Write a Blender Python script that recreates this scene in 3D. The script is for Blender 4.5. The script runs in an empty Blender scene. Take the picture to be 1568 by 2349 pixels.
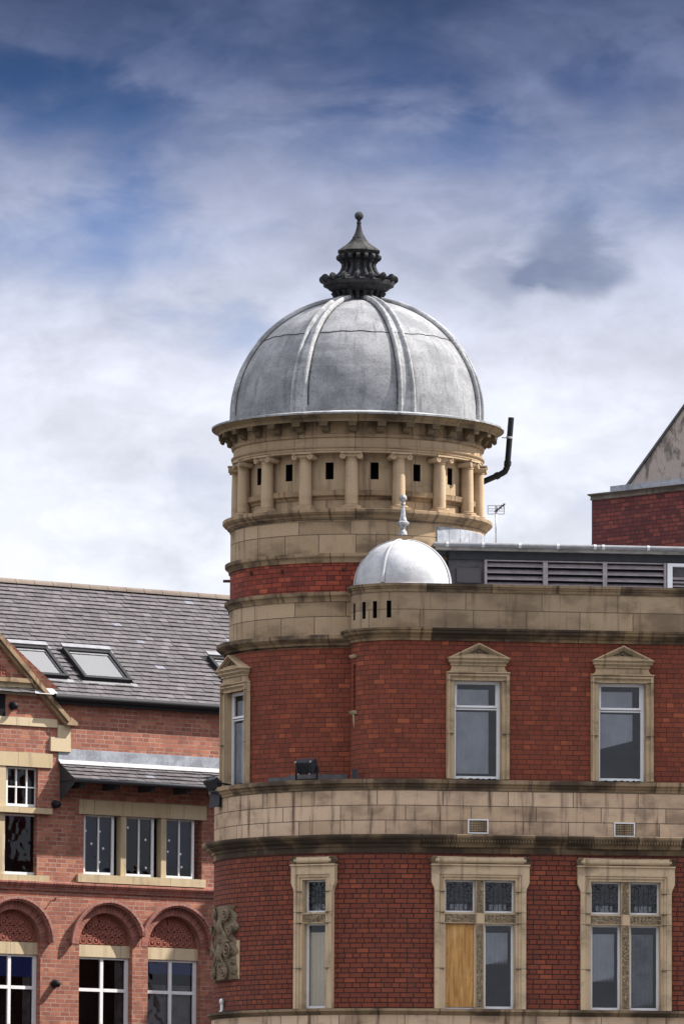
import bpy, math, random
from mathutils import Vector, Matrix
random.seed(7)
R = math.radians
C = bpy.context.scene.collection
SC = bpy.context.scene

# ------------------------------------------------------------------ camera
PITCH, ROLL, FPX, CX, CY = R(6.46), R(0.30), 15600.0, 784.0, 1174.5
cd = bpy.data.cameras.new('camera'); cam = bpy.data.objects.new('camera', cd); C.objects.link(cam)
cam.location = (0, 0, 1.6)
cam.matrix_world = Matrix.Translation((0, 0, 1.6)) @ Matrix.Rotation(math.pi/2 + PITCH, 4, 'X') @ Matrix.Rotation(ROLL, 4, 'Z')
cd.sensor_fit = 'VERTICAL'; cd.sensor_height = 36; cd.sensor_width = 24
cd.lens = 36*FPX/2349.0; cd.clip_start = 1; cd.clip_end = 9000
SC.camera = cam
SC.render.resolution_x = 683; SC.render.resolution_y = 1024
SC.view_settings.view_transform = 'Standard'; SC.view_settings.look = 'None'
SC.view_settings.exposure = 1.0; SC.view_settings.gamma = 1.0
SC.view_settings.use_curve_mapping = False

# ------------------------------------------------------------------ sun
SUN_EL = R(47); sh = Vector((0.989, 0.145, 0)).normalized()
sdir = Vector((sh.x*math.cos(SUN_EL), sh.y*math.cos(SUN_EL), math.sin(SUN_EL)))
sl = bpy.data.lights.new('sun', 'SUN'); sl.energy = 5.0; sl.angle = R(0.53); sl.color = (1.0, 0.95, 0.87)
so = bpy.data.objects.new('sun', sl); C.objects.link(so); so.location = (40, 0, 80)
so.rotation_euler = (-sdir).to_track_quat('-Z', 'Y').to_euler()

# ------------------------------------------------------------------ node helpers
class NT:
    def __init__(s, tree): s.t = tree; s.n = tree.nodes; s.l = tree.links
    def put(s, sock, v):
        if v is None: return
        if hasattr(v, 'is_output'): s.l.new(v, sock)
        else:
            if isinstance(v, (tuple, list)) and len(v) == 3 and sock.type == 'RGBA': v = (*v, 1)
            sock.default_value = v
    def math(s, op, a, b=None, c=None, clamp=False):
        n = s.n.new('ShaderNodeMath'); n.operation = op; n.use_clamp = clamp
        s.put(n.inputs[0], a); s.put(n.inputs[1], b); s.put(n.inputs[2], c); return n.outputs[0]
    def vmath(s, op, a, b=None):
        n = s.n.new('ShaderNodeVectorMath'); n.operation = op
        s.put(n.inputs[0], a); s.put(n.inputs[1], b); return n.outputs[0]
    def mix(s, f, a, b, mode='MIX'):
        n = s.n.new('ShaderNodeMix'); n.data_type = 'RGBA'; n.blend_type = mode; n.clamp_factor = True
        s.put(n.inputs[0], f); s.put(n.inputs[6], a); s.put(n.inputs[7], b); return n.outputs[2]
    def ramp(s, f, stops, interp='LINEAR'):
        n = s.n.new('ShaderNodeValToRGB'); n.color_ramp.interpolation = interp
        e = n.color_ramp.elements
        while len(e) < len(stops): e.new(0.5)
        for i, (p, c) in enumerate(stops):
            e[i].position = p
            if not isinstance(c, (tuple, list)): c = (c, c, c)
            e[i].color = (*c, 1)
        s.put(n.inputs[0], f); return n.outputs[0]
    def noise(s, vec, scale, detail=4, rough=0.55, dist=0.0):
        n = s.n.new('ShaderNodeTexNoise'); s.put(n.inputs['Vector'], vec)
        n.inputs['Scale'].default_value = scale; n.inputs['Detail'].default_value = detail
        n.inputs['Roughness'].default_value = rough; n.inputs['Distortion'].default_value = dist
        return n.outputs[0]
    def voro(s, vec, scale, feat='F1'):
        n = s.n.new('ShaderNodeTexVoronoi'); n.feature = feat; s.put(n.inputs['Vector'], vec)
        n.inputs['Scale'].default_value = scale; return n.outputs[0]
    def mapping(s, vec, sc=(1, 1, 1), loc=(0, 0, 0)):
        n = s.n.new('ShaderNodeMapping'); s.put(n.inputs['Vector'], vec)
        n.inputs['Scale'].default_value = sc; n.inputs['Location'].default_value = loc; return n.outputs[0]
    def sep(s, v):
        n = s.n.new('ShaderNodeSeparateXYZ'); s.put(n.inputs[0], v); return n.outputs
    def comb(s, x, y, z):
        n = s.n.new('ShaderNodeCombineXYZ'); s.put(n.inputs[0], x); s.put(n.inputs[1], y); s.put(n.inputs[2], z); return n.outputs[0]
    def mrange(s, v, a, b, c=0.0, d=1.0, smooth=True):
        n = s.n.new('ShaderNodeMapRange'); n.interpolation_type = 'SMOOTHSTEP' if smooth else 'LINEAR'
        s.put(n.inputs[0], v)
        for i, k in enumerate((a, b, c, d)): n.inputs[i+1].default_value = k
        return n.outputs[0]
    def bump(s, h, strength=0.5, dist=0.01, nrm=None):
        n = s.n.new('ShaderNodeBump'); n.inputs['Strength'].default_value = strength
        n.inputs['Distance'].default_value = dist; s.put(n.inputs['Height'], h)
        if nrm is not None: s.l.new(nrm, n.inputs['Normal'])
        return n.outputs[0]

# ------------------------------------------------------------------ world: sky with clouds
w = bpy.data.worlds.new('World'); SC.world = w; w.use_nodes = True
for n in list(w.node_tree.nodes): w.node_tree.nodes.remove(n)
T = NT(w.node_tree)
out = T.n.new('ShaderNodeOutputWorld'); bg = T.n.new('ShaderNodeBackground'); bg.inputs[1].default_value = 0.1
T.l.new(bg.outputs[0], out.inputs[0])
sky = T.n.new('ShaderNodeTexSky'); sky.sky_type = 'NISHITA'; sky.sun_disc = False
sky.sun_elevation = SUN_EL; sky.sun_rotation = math.atan2(sdir.x, sdir.y)
tc = T.n.new('ShaderNodeTexCoord'); d = T.vmath('NORMALIZE', tc.outputs['Generated'])
dx, dy, dz = T.sep(d)
dvec = T.mapping(d, (1, 1, 1.75), (0.2, 0.0, 0.13))
warp = T.noise(dvec, 34, 3, 0.55)
n1 = T.noise(dvec, 19, 3.0, 0.5, 0.35)
n2 = T.noise(T.mapping(d, (0.9, 0.9, 1.9), (3.1, 1.7, 0.4)), 42, 5, 0.55, 0.3)
n3 = T.noise(T.mapping(d, (1, 1, 1.6), (1.1, 5.7, 2.4)), 100, 6, 0.58, 0.4)
cl = T.math('ADD', T.math('ADD', T.math('MULTIPLY', n1, 0.56), T.math('MULTIPLY', n2, 0.32)), T.math('MULTIPLY', n3, 0.12))
lowness = T.mrange(dz, 0.185, 0.115, 0, 1)                     # more cover towards the horizon
thick = T.math('ADD', cl, T.math('MULTIPLY', lowness, 0.14))
def blob(ax, ez, rx, rz, soft=1.0, amp=0.03):
    wx = T.math('MULTIPLY', T.math('SUBTRACT', warp, 0.5), amp); wz = T.math('MULTIPLY', T.math('SUBTRACT', n2, 0.5), amp*0.7)
    u = T.math('DIVIDE', T.math('SUBTRACT', T.math('ADD', dx, wx), ax), rx)
    v = T.math('DIVIDE', T.math('SUBTRACT', T.math('ADD', dz, wz), ez), rz)
    r2 = T.math('ADD', T.math('MULTIPLY', u, u), T.math('MULTIPLY', v, v))
    return T.mrange(r2, 1.0+soft, 0.0, 0, 1)
gap = T.math('ADD', blob(0.006, 0.1675, 0.021, 0.0045, 1.5), blob(-0.045, 0.1715, 0.015, 0.0045, 1.5))
gap = T.math('ADD', gap, blob(0.048, 0.1775, 0.012, 0.005, 1.5))
gap = T.math('ADD', gap, T.math('MULTIPLY', blob(-0.035, 0.154, 0.020, 0.006, 1.5), 0.8))
gap = T.math('ADD', gap, T.math('MULTIPLY', blob(-0.018, 0.1375, 0.013, 0.004, 1.5), 0.8))
thick = T.math('SUBTRACT', thick, T.math('MULTIPLY', gap, 0.105))
thick = T.math('ADD', thick, T.mrange(dz, 0.160, 0.186, 0, 0.055))
cover = T.mrange(thick, 0.30, 0.62, 0, 1)
tz = T.mrange(dz, 0.10, 0.19, 0, 1, False)
blue = T.ramp(tz, [(0, (0.60, 0.70, 0.92)), (0.4, (0.36, 0.48, 0.76)), (0.62, (0.13, 0.24, 0.52)), (0.8, (0.045, 0.10, 0.25)), (1, (0.025, 0.05, 0.125))])
clc = T.ramp(tz, [(0, (0.90, 0.93, 1.02)), (0.35, (0.80, 0.83, 0.95)), (0.52, (0.56, 0.60, 0.75)), (0.68, (0.33, 0.37, 0.53)), (0.84, (0.185, 0.22, 0.37)), (1, (0.075, 0.11, 0.22))])
soft = T.math('MULTIPLY', T.mrange(n2, 0.30, 0.70, 0.88, 1.10), T.mrange(n3, 0.3, 0.7, 0.93, 1.06))
clc = T.mix(1.0, clc, T.comb(soft, soft, soft), 'MULTIPLY')
front = T.mix(cover, blue, clc)
dk = blob(0.0355, 0.1500, 0.0090, 0.0056, 0.9, 0.034)
dk = T.math('ADD', dk, T.math('MULTIPLY', blob(0.027, 0.1455, 0.007, 0.003, 1.3), 0.55), clamp=True)
dkn = T.math('MULTIPLY', dk, T.math('MULTIPLY', T.mrange(n2, 0.28, 0.52, 0.55, 1.0), T.mrange(n3, 0.3, 0.6, 0.75, 1.0)))
front = T.mix(T.math('MULTIPLY', dkn, 0.84), front, (0.165, 0.215, 0.35))
puff = blob(-0.051, 0.1045, 0.010, 0.0048, 0.25, 0.01)
front = T.mix(T.math('MULTIPLY', puff, 0.8), front, (0.97, 0.97, 0.99))
front10 = T.mix(1.0, front, (5.1, 5.1, 5.1), 'MULTIPLY')
cn = T.noise(T.mapping(d, (1, 1, 1.6)), 2.6, 6, 0.55)
hi0 = T.mix(T.mrange(cn, 0.35, 0.58, 0.25, 0.95), sky.outputs[0], (6.6, 6.6, 6.9))
zb = T.mrange(dz, 0.0, 0.65, 0.42, 1.45)
hi = T.mix(1.0, hi0, T.comb(zb, zb, zb), 'MULTIPLY')
away = T.math('MAXIMUM', T.mrange(dz, 0.20, 0.32), T.mrange(dy, 0.95, 0.85))
col = T.mix(away, front10, hi)
T.l.new(col, bg.inputs[0])

# ------------------------------------------------------------------ survey helpers: a place in the picture -> metres on a known surface
camM = cam.matrix_world.copy()
def ray(u, v):
    return (camM.to_3x3() @ Vector(((u-CX)/FPX, (CY-v)/FPX, -1.0)))
class Frame:
    def __init__(s, x, y, rot):
        s.M = Matrix.Translation((x, y, 0)) @ Matrix.Rotation(rot, 4, 'Z'); s.I = s.M.inverted()
    def at(s, u, v, y0=0.0):                          # point on vertical plane local Y = y0 -> (X, Z)
        o = s.I @ camM.translation; dd = s.I.to_3x3() @ ray(u, v)
        t = (y0-o.y)/dd.y; p = o+dd*t; return p.x, p.z
    def plane(s, u, v, p0, nrm):
        o = s.I @ camM.translation; dd = s.I.to_3x3() @ ray(u, v)
        t = (Vector(p0)-o).dot(Vector(nrm))/dd.dot(Vector(nrm)); return o+dd*t
DT = 121.6
ALPHA = R(8)
tx = ray(820, 1100); tx = tx*(DT/tx.y)
TF = Frame(tx.x, DT, ALPHA)                            # tower frame: origin on tower axis
WF = Frame(tx.x, DT, 0)                                # same place, square to the view
def zax(v, u=820): return WF.at(u, v, 0)[1]            # height on the axis (silhouettes)
def zfr(v, r, u=820): return WF.at(u, v, -r)[1]        # height on the front of a round of radius r
PX = 1/128.3
ca, sa = math.cos(ALPHA), math.sin(ALPHA)
def w2l(x, y): return (x*ca+y*sa, -x*sa+y*ca)
BX, BY = w2l(98*PX, 0)
RB = 423*PX                                            # rounded base
YF = BY-RB                                             # facade plane
TX, TY = w2l(102*PX, 0); RT = 0.905
TY = YF+RT                                             # corner turret, tangent to facade
TX = (102*PX + TY*sa)/ca

# ------------------------------------------------------------------ mesh builder
class MB:
    def __init__(s): s.v = []; s.f = []; s.uv = []; s.sm = []; s.c = []; s.mi = []
    def face(s, pts, uv=None, smooth=False, c=0.5, mi=0):
        b = len(s.v); s.v += [tuple(p) for p in pts]; s.f.append(tuple(range(b, b+len(pts))))
        if uv is None:
            p = [Vector(q) for q in pts]; n = Vector((0, 0, 0))
            for i in range(len(p)): n += p[i].cross(p[(i+1) % len(p)])
            if n.length > 0: n.normalize()
            if abs(n.z) > 0.8: uv = [(q.x, q.y) for q in p]
            else:
                t = Vector((-n.y, n.x, 0))
                t = t.normalized() if t.length > 1e-6 else Vector((1, 0, 0))
                uv = [(q.dot(t), q.z) for q in p]
        s.uv.append(list(uv)); s.sm.append(smooth); s.c.append(c); s.mi.append(mi)
    def box(s, x0, x1, y0, y1, z0, z1, c=0.5, mi=0):
        P = [(x0,y0,z0),(x1,y0,z0),(x1,y1,z0),(x0,y1,z0),(x0,y0,z1),(x1,y0,z1),(x1,y1,z1),(x0,y1,z1)]
        for q in ((0,1,5,4),(1,2,6,5),(2,3,7,6),(3,0,4,7),(4,5,6,7),(3,2,1,0)): s.face([P[i] for i in q], c=c, mi=mi)
    def hexa(s, P, c=0.5):
        for q in ((0,1,5,4),(1,2,6,5),(2,3,7,6),(3,0,4,7),(4,5,6,7),(3,2,1,0)): s.face([P[i] for i in q], c=c)
    def prism(s, poly, y0, y1):                         # polygon in x,z extruded along y (y0 = front)
        n = len(poly)
        s.face([(x, y0, z) for x, z in poly]); s.face([(x, y1, z) for x, z in reversed(poly)])
        for i in range(n):
            a, b = poly[i], poly[(i+1) % n]
            s.face([(a[0], y1, a[1]), (b[0], y1, b[1]), (b[0], y0, b[1]), (a[0], y0, a[1])])
    def revolve(s, prof, cx=0, cy=0, a0=0, a1=360, n=96, smooth=True, ur=None, c=0.5):
        rr = ur or max(p[0] for p in prof); L = [0]
        for i in range(1, len(prof)): L.append(L[-1]+math.hypot(prof[i][0]-prof[i-1][0], prof[i][1]-prof[i-1][1]))
        base = prof[0][1]
        for j in range(n):
            t0, t1 = R(a0+(a1-a0)*j/n), R(a0+(a1-a0)*(j+1)/n)
            for i in range(len(prof)-1):
                (r0, z0), (r1, z1) = prof[i], prof[i+1]
                P = [(cx+r0*math.sin(t0), cy-r0*math.cos(t0), z0), (cx+r0*math.sin(t1), cy-r0*math.cos(t1), z0),
                     (cx+r1*math.sin(t1), cy-r1*math.cos(t1), z1), (cx+r1*math.sin(t0), cy-r1*math.cos(t0), z1)]
                up = 1 if prof[-1][1] >= prof[0][1] else -1
                U = [(t0*rr, base+up*L[i]), (t1*rr, base+up*L[i]), (t1*rr, base+up*L[i+1]), (t0*rr, base+up*L[i+1])]
                if r1 < 1e-5: P = P[:3]; U = U[:3]
                s.face(P, U, smooth, c)
    def tube(s, path, r, n=10, caps=True):
        path = [Vector(p) for p in path]; rings = []
        rs = r if isinstance(r, (list, tuple)) else [r]*len(path)
        ref = None
        for i, p in enumerate(path):
            t = (path[min(i+1, len(path)-1)]-path[max(i-1, 0)]).normalized()
            if ref is None: ref = Vector((0, 0, 1)) if abs(t.z) < 0.9 else Vector((1, 0, 0))
            a = t.cross(ref).normalized(); b = a.cross(t).normalized(); ref = b
            rings.append([p+(a*math.cos(k*2*math.pi/n)+b*math.sin(k*2*math.pi/n))*rs[i] for k in range(n)])
        for i in range(len(rings)-1):
            for k in range(n):
                k2 = (k+1) % n
                s.face([rings[i][k], rings[i+1][k], rings[i+1][k2], rings[i][k2]], smooth=True)
        if caps: s.face(list(rings[0])); s.face(list(reversed(rings[-1])))
    def cyl(s, p0, p1, r, n=14): s.tube([p0, p1], r, n)
    def sphere(s, c, r, n=16, m=10, sz=1.0):
        prof = [(r*math.sin(math.pi*i/m)+ (1e-6 if i in (0, m) else 0), c[2]-r*sz*math.cos(math.pi*i/m)) for i in range(m+1)]
        s.revolve(prof, c[0], c[1], n=n)
    def sweep(s, prof, path, z0=0.0, smooth=True):       # prof [(out, z)], path [(x,y,nx,ny,s)]
        L = [0]
        for i in range(1, len(prof)): L.append(L[-1]+math.hypot(prof[i][0]-prof[i-1][0], prof[i][1]-prof[i-1][1]))
        for j in range(len(path)-1):
            a, b = path[j], path[j+1]
            for i in range(len(prof)-1):
                (o0, q0), (o1, q1) = prof[i], prof[i+1]
                s.face([(a[0]+a[2]*o0, a[1]+a[3]*o0, q0), (b[0]+b[2]*o0, b[1]+b[3]*o0, q0),
                        (b[0]+b[2]*o1, b[1]+b[3]*o1, q1), (a[0]+a[2]*o1, a[1]+a[3]*o1, q1)],
                       [(a[4], q0), (b[4], q0), (b[4], q0+L[i+1]-L[i]), (a[4], q0+L[i+1]-L[i])], False)
    def build(s, name, mat, parent=None, merge=True, bevel=0):
        me = bpy.data.meshes.new(name); me.from_pydata(s.v, [], s.f)
        uvl = me.uv_layers.new(name='UVMap'); k = 0; flat = []
        for u in s.uv:
            for q in u: flat += [q[0], q[1]]
        uvl.data.foreach_set('uv', flat)
        ca_ = me.attributes.new('tint', 'FLOAT', 'FACE'); ca_.data.foreach_set('value', s.c)
        me.polygons.foreach_set('use_smooth', s.sm)
        for m in (mat if isinstance(mat, (list, tuple)) else [mat]): me.materials.append(m)
        me.polygons.foreach_set('material_index', s.mi)
        if merge and any(s.sm):
            import bmesh
            bm = bmesh.new(); bm.from_mesh(me); bmesh.ops.remove_doubles(bm, verts=bm.verts, dist=1e-5)
            for e in bm.edges:
                if len(e.link_faces) == 2 and e.calc_face_angle(0) > R(32): e.smooth = False
            bm.to_mesh(me); bm.free()
        me.update()
        o = bpy.data.objects.new(name, me); C.objects.link(o)
        if parent: o.parent = parent
        return o
def thing(name, label, cat, loc=(0, 0, 0), rot=0, group=None):
    o = bpy.data.objects.new(name, None); C.objects.link(o); o.location = loc; o.rotation_euler = (0, 0, rot)
    o.empty_display_size = 0.3; o['label'] = label; o['category'] = cat
    if group: o['group'] = group
    return o
def tag(o, label, cat, group=None):
    o['label'] = label; o['category'] = cat
    if group: o['group'] = group
    return o
def place(o, x, y, z, rot=0): o.location = (x, y, z); o.rotation_euler = (0, 0, rot); return o
def dup_part(o, parent, x, y, z, rot):
    c = o.copy(); C.objects.link(c); c.parent = parent; c.location = (x, y, z); c.rotation_euler = (0, 0, rot)
    for ch in list(o.children):
        k = ch.copy(); C.objects.link(k); k.parent = c
    return c

# ------------------------------------------------------------------ materials
def newmat(name):
    m = bpy.data.materials.new(name); m.use_nodes = True; t = NT(m.node_tree)
    b = t.n['Principled BSDF']; return m, t, b
def setp(b, col=None, rough=0.8, spec=0.3, metal=0.0):
    if col is not None and not hasattr(col, 'is_output'): b.inputs['Base Color'].default_value = (*col, 1)
    b.inputs['Roughness'].default_value = rough; b.inputs['Specular IOR Level'].default_value = spec; b.inputs['Metallic'].default_value = metal
def brick_tex(t, uv, bw, bh, mortar, off=0.5, sq=1.0, sqf=2, smooth=0.1):
    n = t.n.new('ShaderNodeTexBrick'); t.put(n.inputs['Vector'], uv)
    n.inputs['Color1'].default_value = (0, 0, 0, 1); n.inputs['Color2'].default_value = (1, 1, 1, 1); n.inputs['Mortar'].default_value = (0.5, 0.5, 0.5, 1)
    n.inputs['Scale'].default_value = 1.0; n.inputs['Mortar Size'].default_value = mortar; n.inputs['Mortar Smooth'].default_value = smooth
    n.inputs['Bias'].default_value = 0.0; n.inputs['Brick Width'].default_value = bw; n.inputs['Row Height'].default_value = bh
    n.offset = off; n.squash = sq; n.squash_frequency = sqf
    return n.outputs['Color'], n.outputs['Fac']
def brick_mat(name, stops, mortarc, msize, bh=0.0862, patch=0.35, seed=0, bw=0.222, soot=0.32):
    m, t, b = newmat(name); uv = t.n.new('ShaderNodeTexCoord').outputs['UV']
    uv = t.mapping(uv, (1, 1, 1), (seed*1.37, 0.013*seed, 0))
    wob = t.noise(uv, 7, 2); uvw = t.vmath('ADD', uv, t.comb(0, t.math('MULTIPLY', t.math('SUBTRACT', wob, 0.5), 0.006), 0))
    rnd, fac = brick_tex(t, uvw, bw, bh, msize, 0.5, 0.62, 3)
    rnd2, _ = brick_tex(t, t.mapping(uvw, (1, 1, 1), (bw*6, bh*12, 0)), bw, bh, msize, 0.5, 0.62, 3)
    big = t.noise(uv, 1.1, 4, 0.6)
    f = t.math('ADD', rnd, t.math('MULTIPLY', t.math('SUBTRACT', big, 0.5), patch*2), clamp=True)
    c = t.ramp(f, stops)
    c = t.mix(t.math('MULTIPLY', t.math('SUBTRACT', rnd2, 0.5), 0.25), c, (0.0, 0.0, 0.0))
    fine = t.noise(uv, 55, 4, 0.7)
    c = t.mix(t.mrange(fine, 0.35, 0.75, 0.0, 0.35), c, tuple(x*0.45 for x in stops[0][1]))
    so_ = t.noise(t.mapping(uv, (1.6, 0.5, 1)), 1.7, 5, 0.65)
    c = t.mix(t.mrange(so_, 0.52, 0.78, 0, soot), c, (0.035, 0.02, 0.02))
    mc = t.mix(t.mrange(t.noise(uv, 3.0, 3), 0.35, 0.65), mortarc, tuple(x*0.55 for x in mortarc))
    c = t.mix(fac, c, mc); t.l.new(c, b.inputs['Base Color'])
    h = t.math('ADD', t.math('MULTIPLY', fac, -1.0), t.math('MULTIPLY', fine, 0.35))
    h = t.math('ADD', h, t.math('MULTIPLY', rnd, 0.3))
    t.l.new(t.bump(h, 0.6, 0.006), b.inputs['Normal'])
    setp(b, rough=0.85, spec=0.25); return m
def stone_mat(name, a, bcol, bw=0.95, bh=0.30, joint=0.007, soot=0.5, streak=0.4, zoff=0.0, jointc=(0.05, 0.04, 0.03), lo=0.48, carved=0):
    m, t, b = newmat(name); uv0 = t.n.new('ShaderNodeTexCoord').outputs['UV']
    uv = t.mapping(uv0, (1, 1, 1), (0.37, zoff, 0))
    rnd, fac = brick_tex(t, uv, bw, bh, joint, 0.43, 0.7, 3, 0.3)
    g = t.noise(uv, 2.2, 5, 0.6); f2 = t.noise(uv, 38, 5, 0.7)
    mixf = t.math('ADD', t.math('MULTIPLY', rnd, 0.8), t.math('MULTIPLY', g, 0.35), clamp=True)
    c = t.mix(mixf, a, bcol)
    c = t.mix(t.mrange(f2, 0.3, 0.8, 0, 0.35), c, tuple(x*0.55 for x in a))
    # soot blooms with their own outline and rain streaks running down
    s1 = t.noise(t.mapping(uv0, (0.9, 1.5, 1), (5, 2, 0)), 1.7, 5, 0.55, 0.2)
    s1 = t.math('ADD', s1, t.math('MULTIPLY', t.math('SUBTRACT', 0.5, rnd), 0.15))
    c = t.mix(t.mrange(s1, lo, lo+0.26, 0, soot), c, (0.045, 0.033, 0.024))
    s2 = t.noise(t.mapping(uv0, (7.5, 0.55, 1), (1, 7, 0)), 1.0, 5, 0.6)
    c = t.mix(t.mrange(s2, 0.50, 0.72, 0, streak), c, (0.06, 0.035, 0.028))
    c = t.mix(t.math('MULTIPLY', fac, 0.8), c, jointc)
    h = t.math('ADD', t.math('MULTIPLY', fac, -1.0), t.math('MULTIPLY', f2, 0.4))
    nrm = t.bump(h, 0.5, 0.006)
    if carved:
        k = t.noise(uv0, carved, 2, 0.5, 2.2); kk = t.math('ABSOLUTE', t.math('SUBTRACT', k, 0.5))
        kr = t.mrange(kk, 0.0, 0.09)
        c = t.mix(t.math('MULTIPLY', t.math('SUBTRACT', 1.0, kr), 0.9), c, (0.05, 0.036, 0.022))
        nrm = t.bump(kr, 0.9, 0.02)
    t.l.new(c, b.inputs['Base Color']); t.l.new(nrm, b.inputs['Normal'])
    setp(b, rough=0.88, spec=0.2); return m
def simple(name, col, rough=0.6, spec=0.4, metal=0.0, var=0.3, scale=8, bumps=0.15, dark=None):
    m, t, b = newmat(name); ob = t.n.new('ShaderNodeTexCoord').outputs['Object']
    n = t.noise(ob, scale, 5, 0.6); c = t.mix(t.mrange(n, 0.35, 0.7, 0, var), col, dark or tuple(x*0.35 for x in col))
    t.l.new(c, b.inputs['Base Color']); t.l.new(t.bump(n, bumps, 0.01), b.inputs['Normal']); setp(b, None, rough, spec, metal); return m
def lead_mat(name, a, bcol, dirt=0.5, scale=2.2, stain=(0.10, 0.10, 0.105)):
    m, t, b = newmat(name); tc_ = t.n.new('ShaderNodeTexCoord'); uv = tc_.outputs['UV']; ob = tc_.outputs['Object']
    n = t.noise(ob, scale, 6, 0.62, 0.5); n3 = t.noise(ob, 26, 5, 0.75)
    c = t.mix(t.mrange(n, 0.35, 0.65), a, bcol)
    st = t.noise(t.mapping(uv, (5.5, 0.7, 1)), 1.2, 5, 0.65)
    c = t.mix(t.mrange(st, 0.50, 0.75, 0, dirt), c, stain)
    c = t.mix(t.mrange(n3, 0.50, 0.66, 0, dirt*0.8), c, stain)
    hz = t.noise(t.mapping(uv, (0.5, 6, 1)), 1.4, 4, 0.6)
    c = t.mix(t.mrange(hz, 0.5, 0.8, 0, 0.3), c, tuple(min(1, x*1.35) for x in bcol))
    t.l.new(c, b.inputs['Base Color'])
    t.l.new(t.bump(t.math('ADD', n3, t.math('MULTIPLY', n, 2.0)), 0.35, 0.012), b.inputs['Normal'])
    setp(b, None, 0.8, 0.15, 0.0); return m
M = {}
M['brick'] = brick_mat('red_brick', [(0.0, (0.160, 0.042, 0.026)), (0.5, (0.190, 0.048, 0.027)), (0.9, (0.222, 0.055, 0.030)), (0.98, (0.265, 0.068, 0.034)), (1.0, (0.31, 0.084, 0.040))], (0.075, 0.028, 0.021), 0.0060)
M['brick_lo'] = brick_mat('red_brick_low', [(0.0, (0.160, 0.043, 0.027)), (0.5, (0.186, 0.049, 0.028)), (0.92, (0.215, 0.055, 0.031)), (1.0, (0.27, 0.070, 0.036))], (0.045, 0.02, 0.018), 0.0095, seed=3)
M['brick_ring'] = brick_mat('orange_red_brick', [(0.0, (0.14, 0.030, 0.022)), (0.5, (0.225, 0.045, 0.028)), (0.9, (0.31, 0.062, 0.034)), (1.0, (0.38, 0.088, 0.044))], (0.08, 0.028, 0.022), 0.0075, seed=5, soot=0.35)
M['brick_left'] = brick_mat('pale_red_brick', [(0.0, (0.235, 0.084, 0.060)), (0.5, (0.295, 0.106, 0.072)), (0.85, (0.34, 0.128, 0.085)), (1.0, (0.41, 0.17, 0.10))], (0.34, 0.24, 0.19), 0.0085, seed=9, soot=0.35)
M['brick_right'] = brick_mat('dull_red_brick', [(0.0, (0.10, 0.028, 0.030)), (0.6, (0.155, 0.042, 0.040)), (1.0, (0.22, 0.06, 0.048))], (0.05, 0.03, 0.03), 0.008, seed=12, soot=0.4)
M['voussoir'] = brick_mat('arch_brick', [(0.0, (0.22, 0.075, 0.058)), (1.0, (0.37, 0.135, 0.10))], (0.30, 0.22, 0.19), 0.007, bh=0.30, bw=0.075, seed=2)
M['drum'] = stone_mat('warm_ashlar', (0.30, 0.213, 0.13), (0.46, 0.34, 0.222), 0.95, 0.39, 0.009, 0.55, 0.45, 0.05, lo=0.49)
M['drum_plain'] = stone_mat('warm_stone', (0.28, 0.198, 0.12), (0.41, 0.302, 0.194), 1.15, 3.0, 0.006, 0.5, 0.5, lo=0.5)
M['col'] = stone_mat('column_stone', (0.40, 0.29, 0.183), (0.49, 0.368, 0.243), 9, 9, 0.001, 0.35, 0.45, lo=0.54)
M['ledge'] = stone_mat('ledge_stone', (0.19, 0.13, 0.078), (0.36, 0.255, 0.155), 1.05, 3, 0.011, 0.88, 0.8, lo=0.41)
M['cornice'] = stone_mat('weathered_cornice_stone', (0.155, 0.11, 0.068), (0.32, 0.228, 0.14), 1.15, 3, 0.012, 0.92, 0.85, lo=0.39)
M['sooty'] = stone_mat('sooty_cornice_stone', (0.10, 0.07, 0.045), (0.32, 0.22, 0.125), 1.3, 3, 0.012, 0.95, 0.9, lo=0.36)
M['band'] = stone_mat('pinkish_ashlar', (0.44, 0.305, 0.20), (0.62, 0.45, 0.315), 1.15, 0.262, 0.009, 0.5, 0.85, 0.0, lo=0.46)
M['parapet'] = stone_mat('brown_ashlar', (0.25, 0.182, 0.118), (0.46, 0.345, 0.225), 1.35, 0.335, 0.009, 0.42, 0.5, 0.0, (0.07, 0.05, 0.03), lo=0.46)
M['trim'] = stone_mat('window_stone', (0.40, 0.292, 0.18), (0.52, 0.39, 0.25), 9, 9, 0.001, 0.55, 0.6, lo=0.50)
M['trim_lo'] = stone_mat('lower_window_stone', (0.49, 0.365, 0.23), (0.61, 0.465, 0.31), 9, 9, 0.001, 0.5, 0.55, lo=0.52)
M['carved'] = stone_mat('carved_stone', (0.38, 0.285, 0.18), (0.48, 0.37, 0.245), 9, 9, 0.001, 0.35, 0.3, lo=0.56, carved=24)
M['panelstone'] = stone_mat('cartouche_stone', (0.17, 0.128, 0.085), (0.30, 0.228, 0.155), 9, 9, 0.001, 0.6, 0.5, lo=0.46)
M['cream'] = stone_mat('cream_stone', (0.43, 0.335, 0.205), (0.56, 0.455, 0.31), 1.3, 3, 0.005, 0.25, 0.3, lo=0.56)
M['lead'] = lead_mat('dome_lead', (0.175, 0.178, 0.19), (0.275, 0.278, 0.292), 0.8)
M['leadrib'] = lead_mat('rib_lead', (0.21, 0.213, 0.225), (0.40, 0.403, 0.415), 0.9)
M['leadwhite'] = lead_mat('pale_lead', (0.36, 0.365, 0.385), (0.46, 0.465, 0.485), 0.5, 4, (0.35, 0.35, 0.37))
M['leadblue'] = lead_mat('grey_lead_flashing', (0.20, 0.21, 0.24), (0.33, 0.35, 0.39), 0.4, 3)
M['leadwash'] = simple('bright_lead', (0.34, 0.345, 0.36), 0.6, 0.3, var=0.5)
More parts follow.
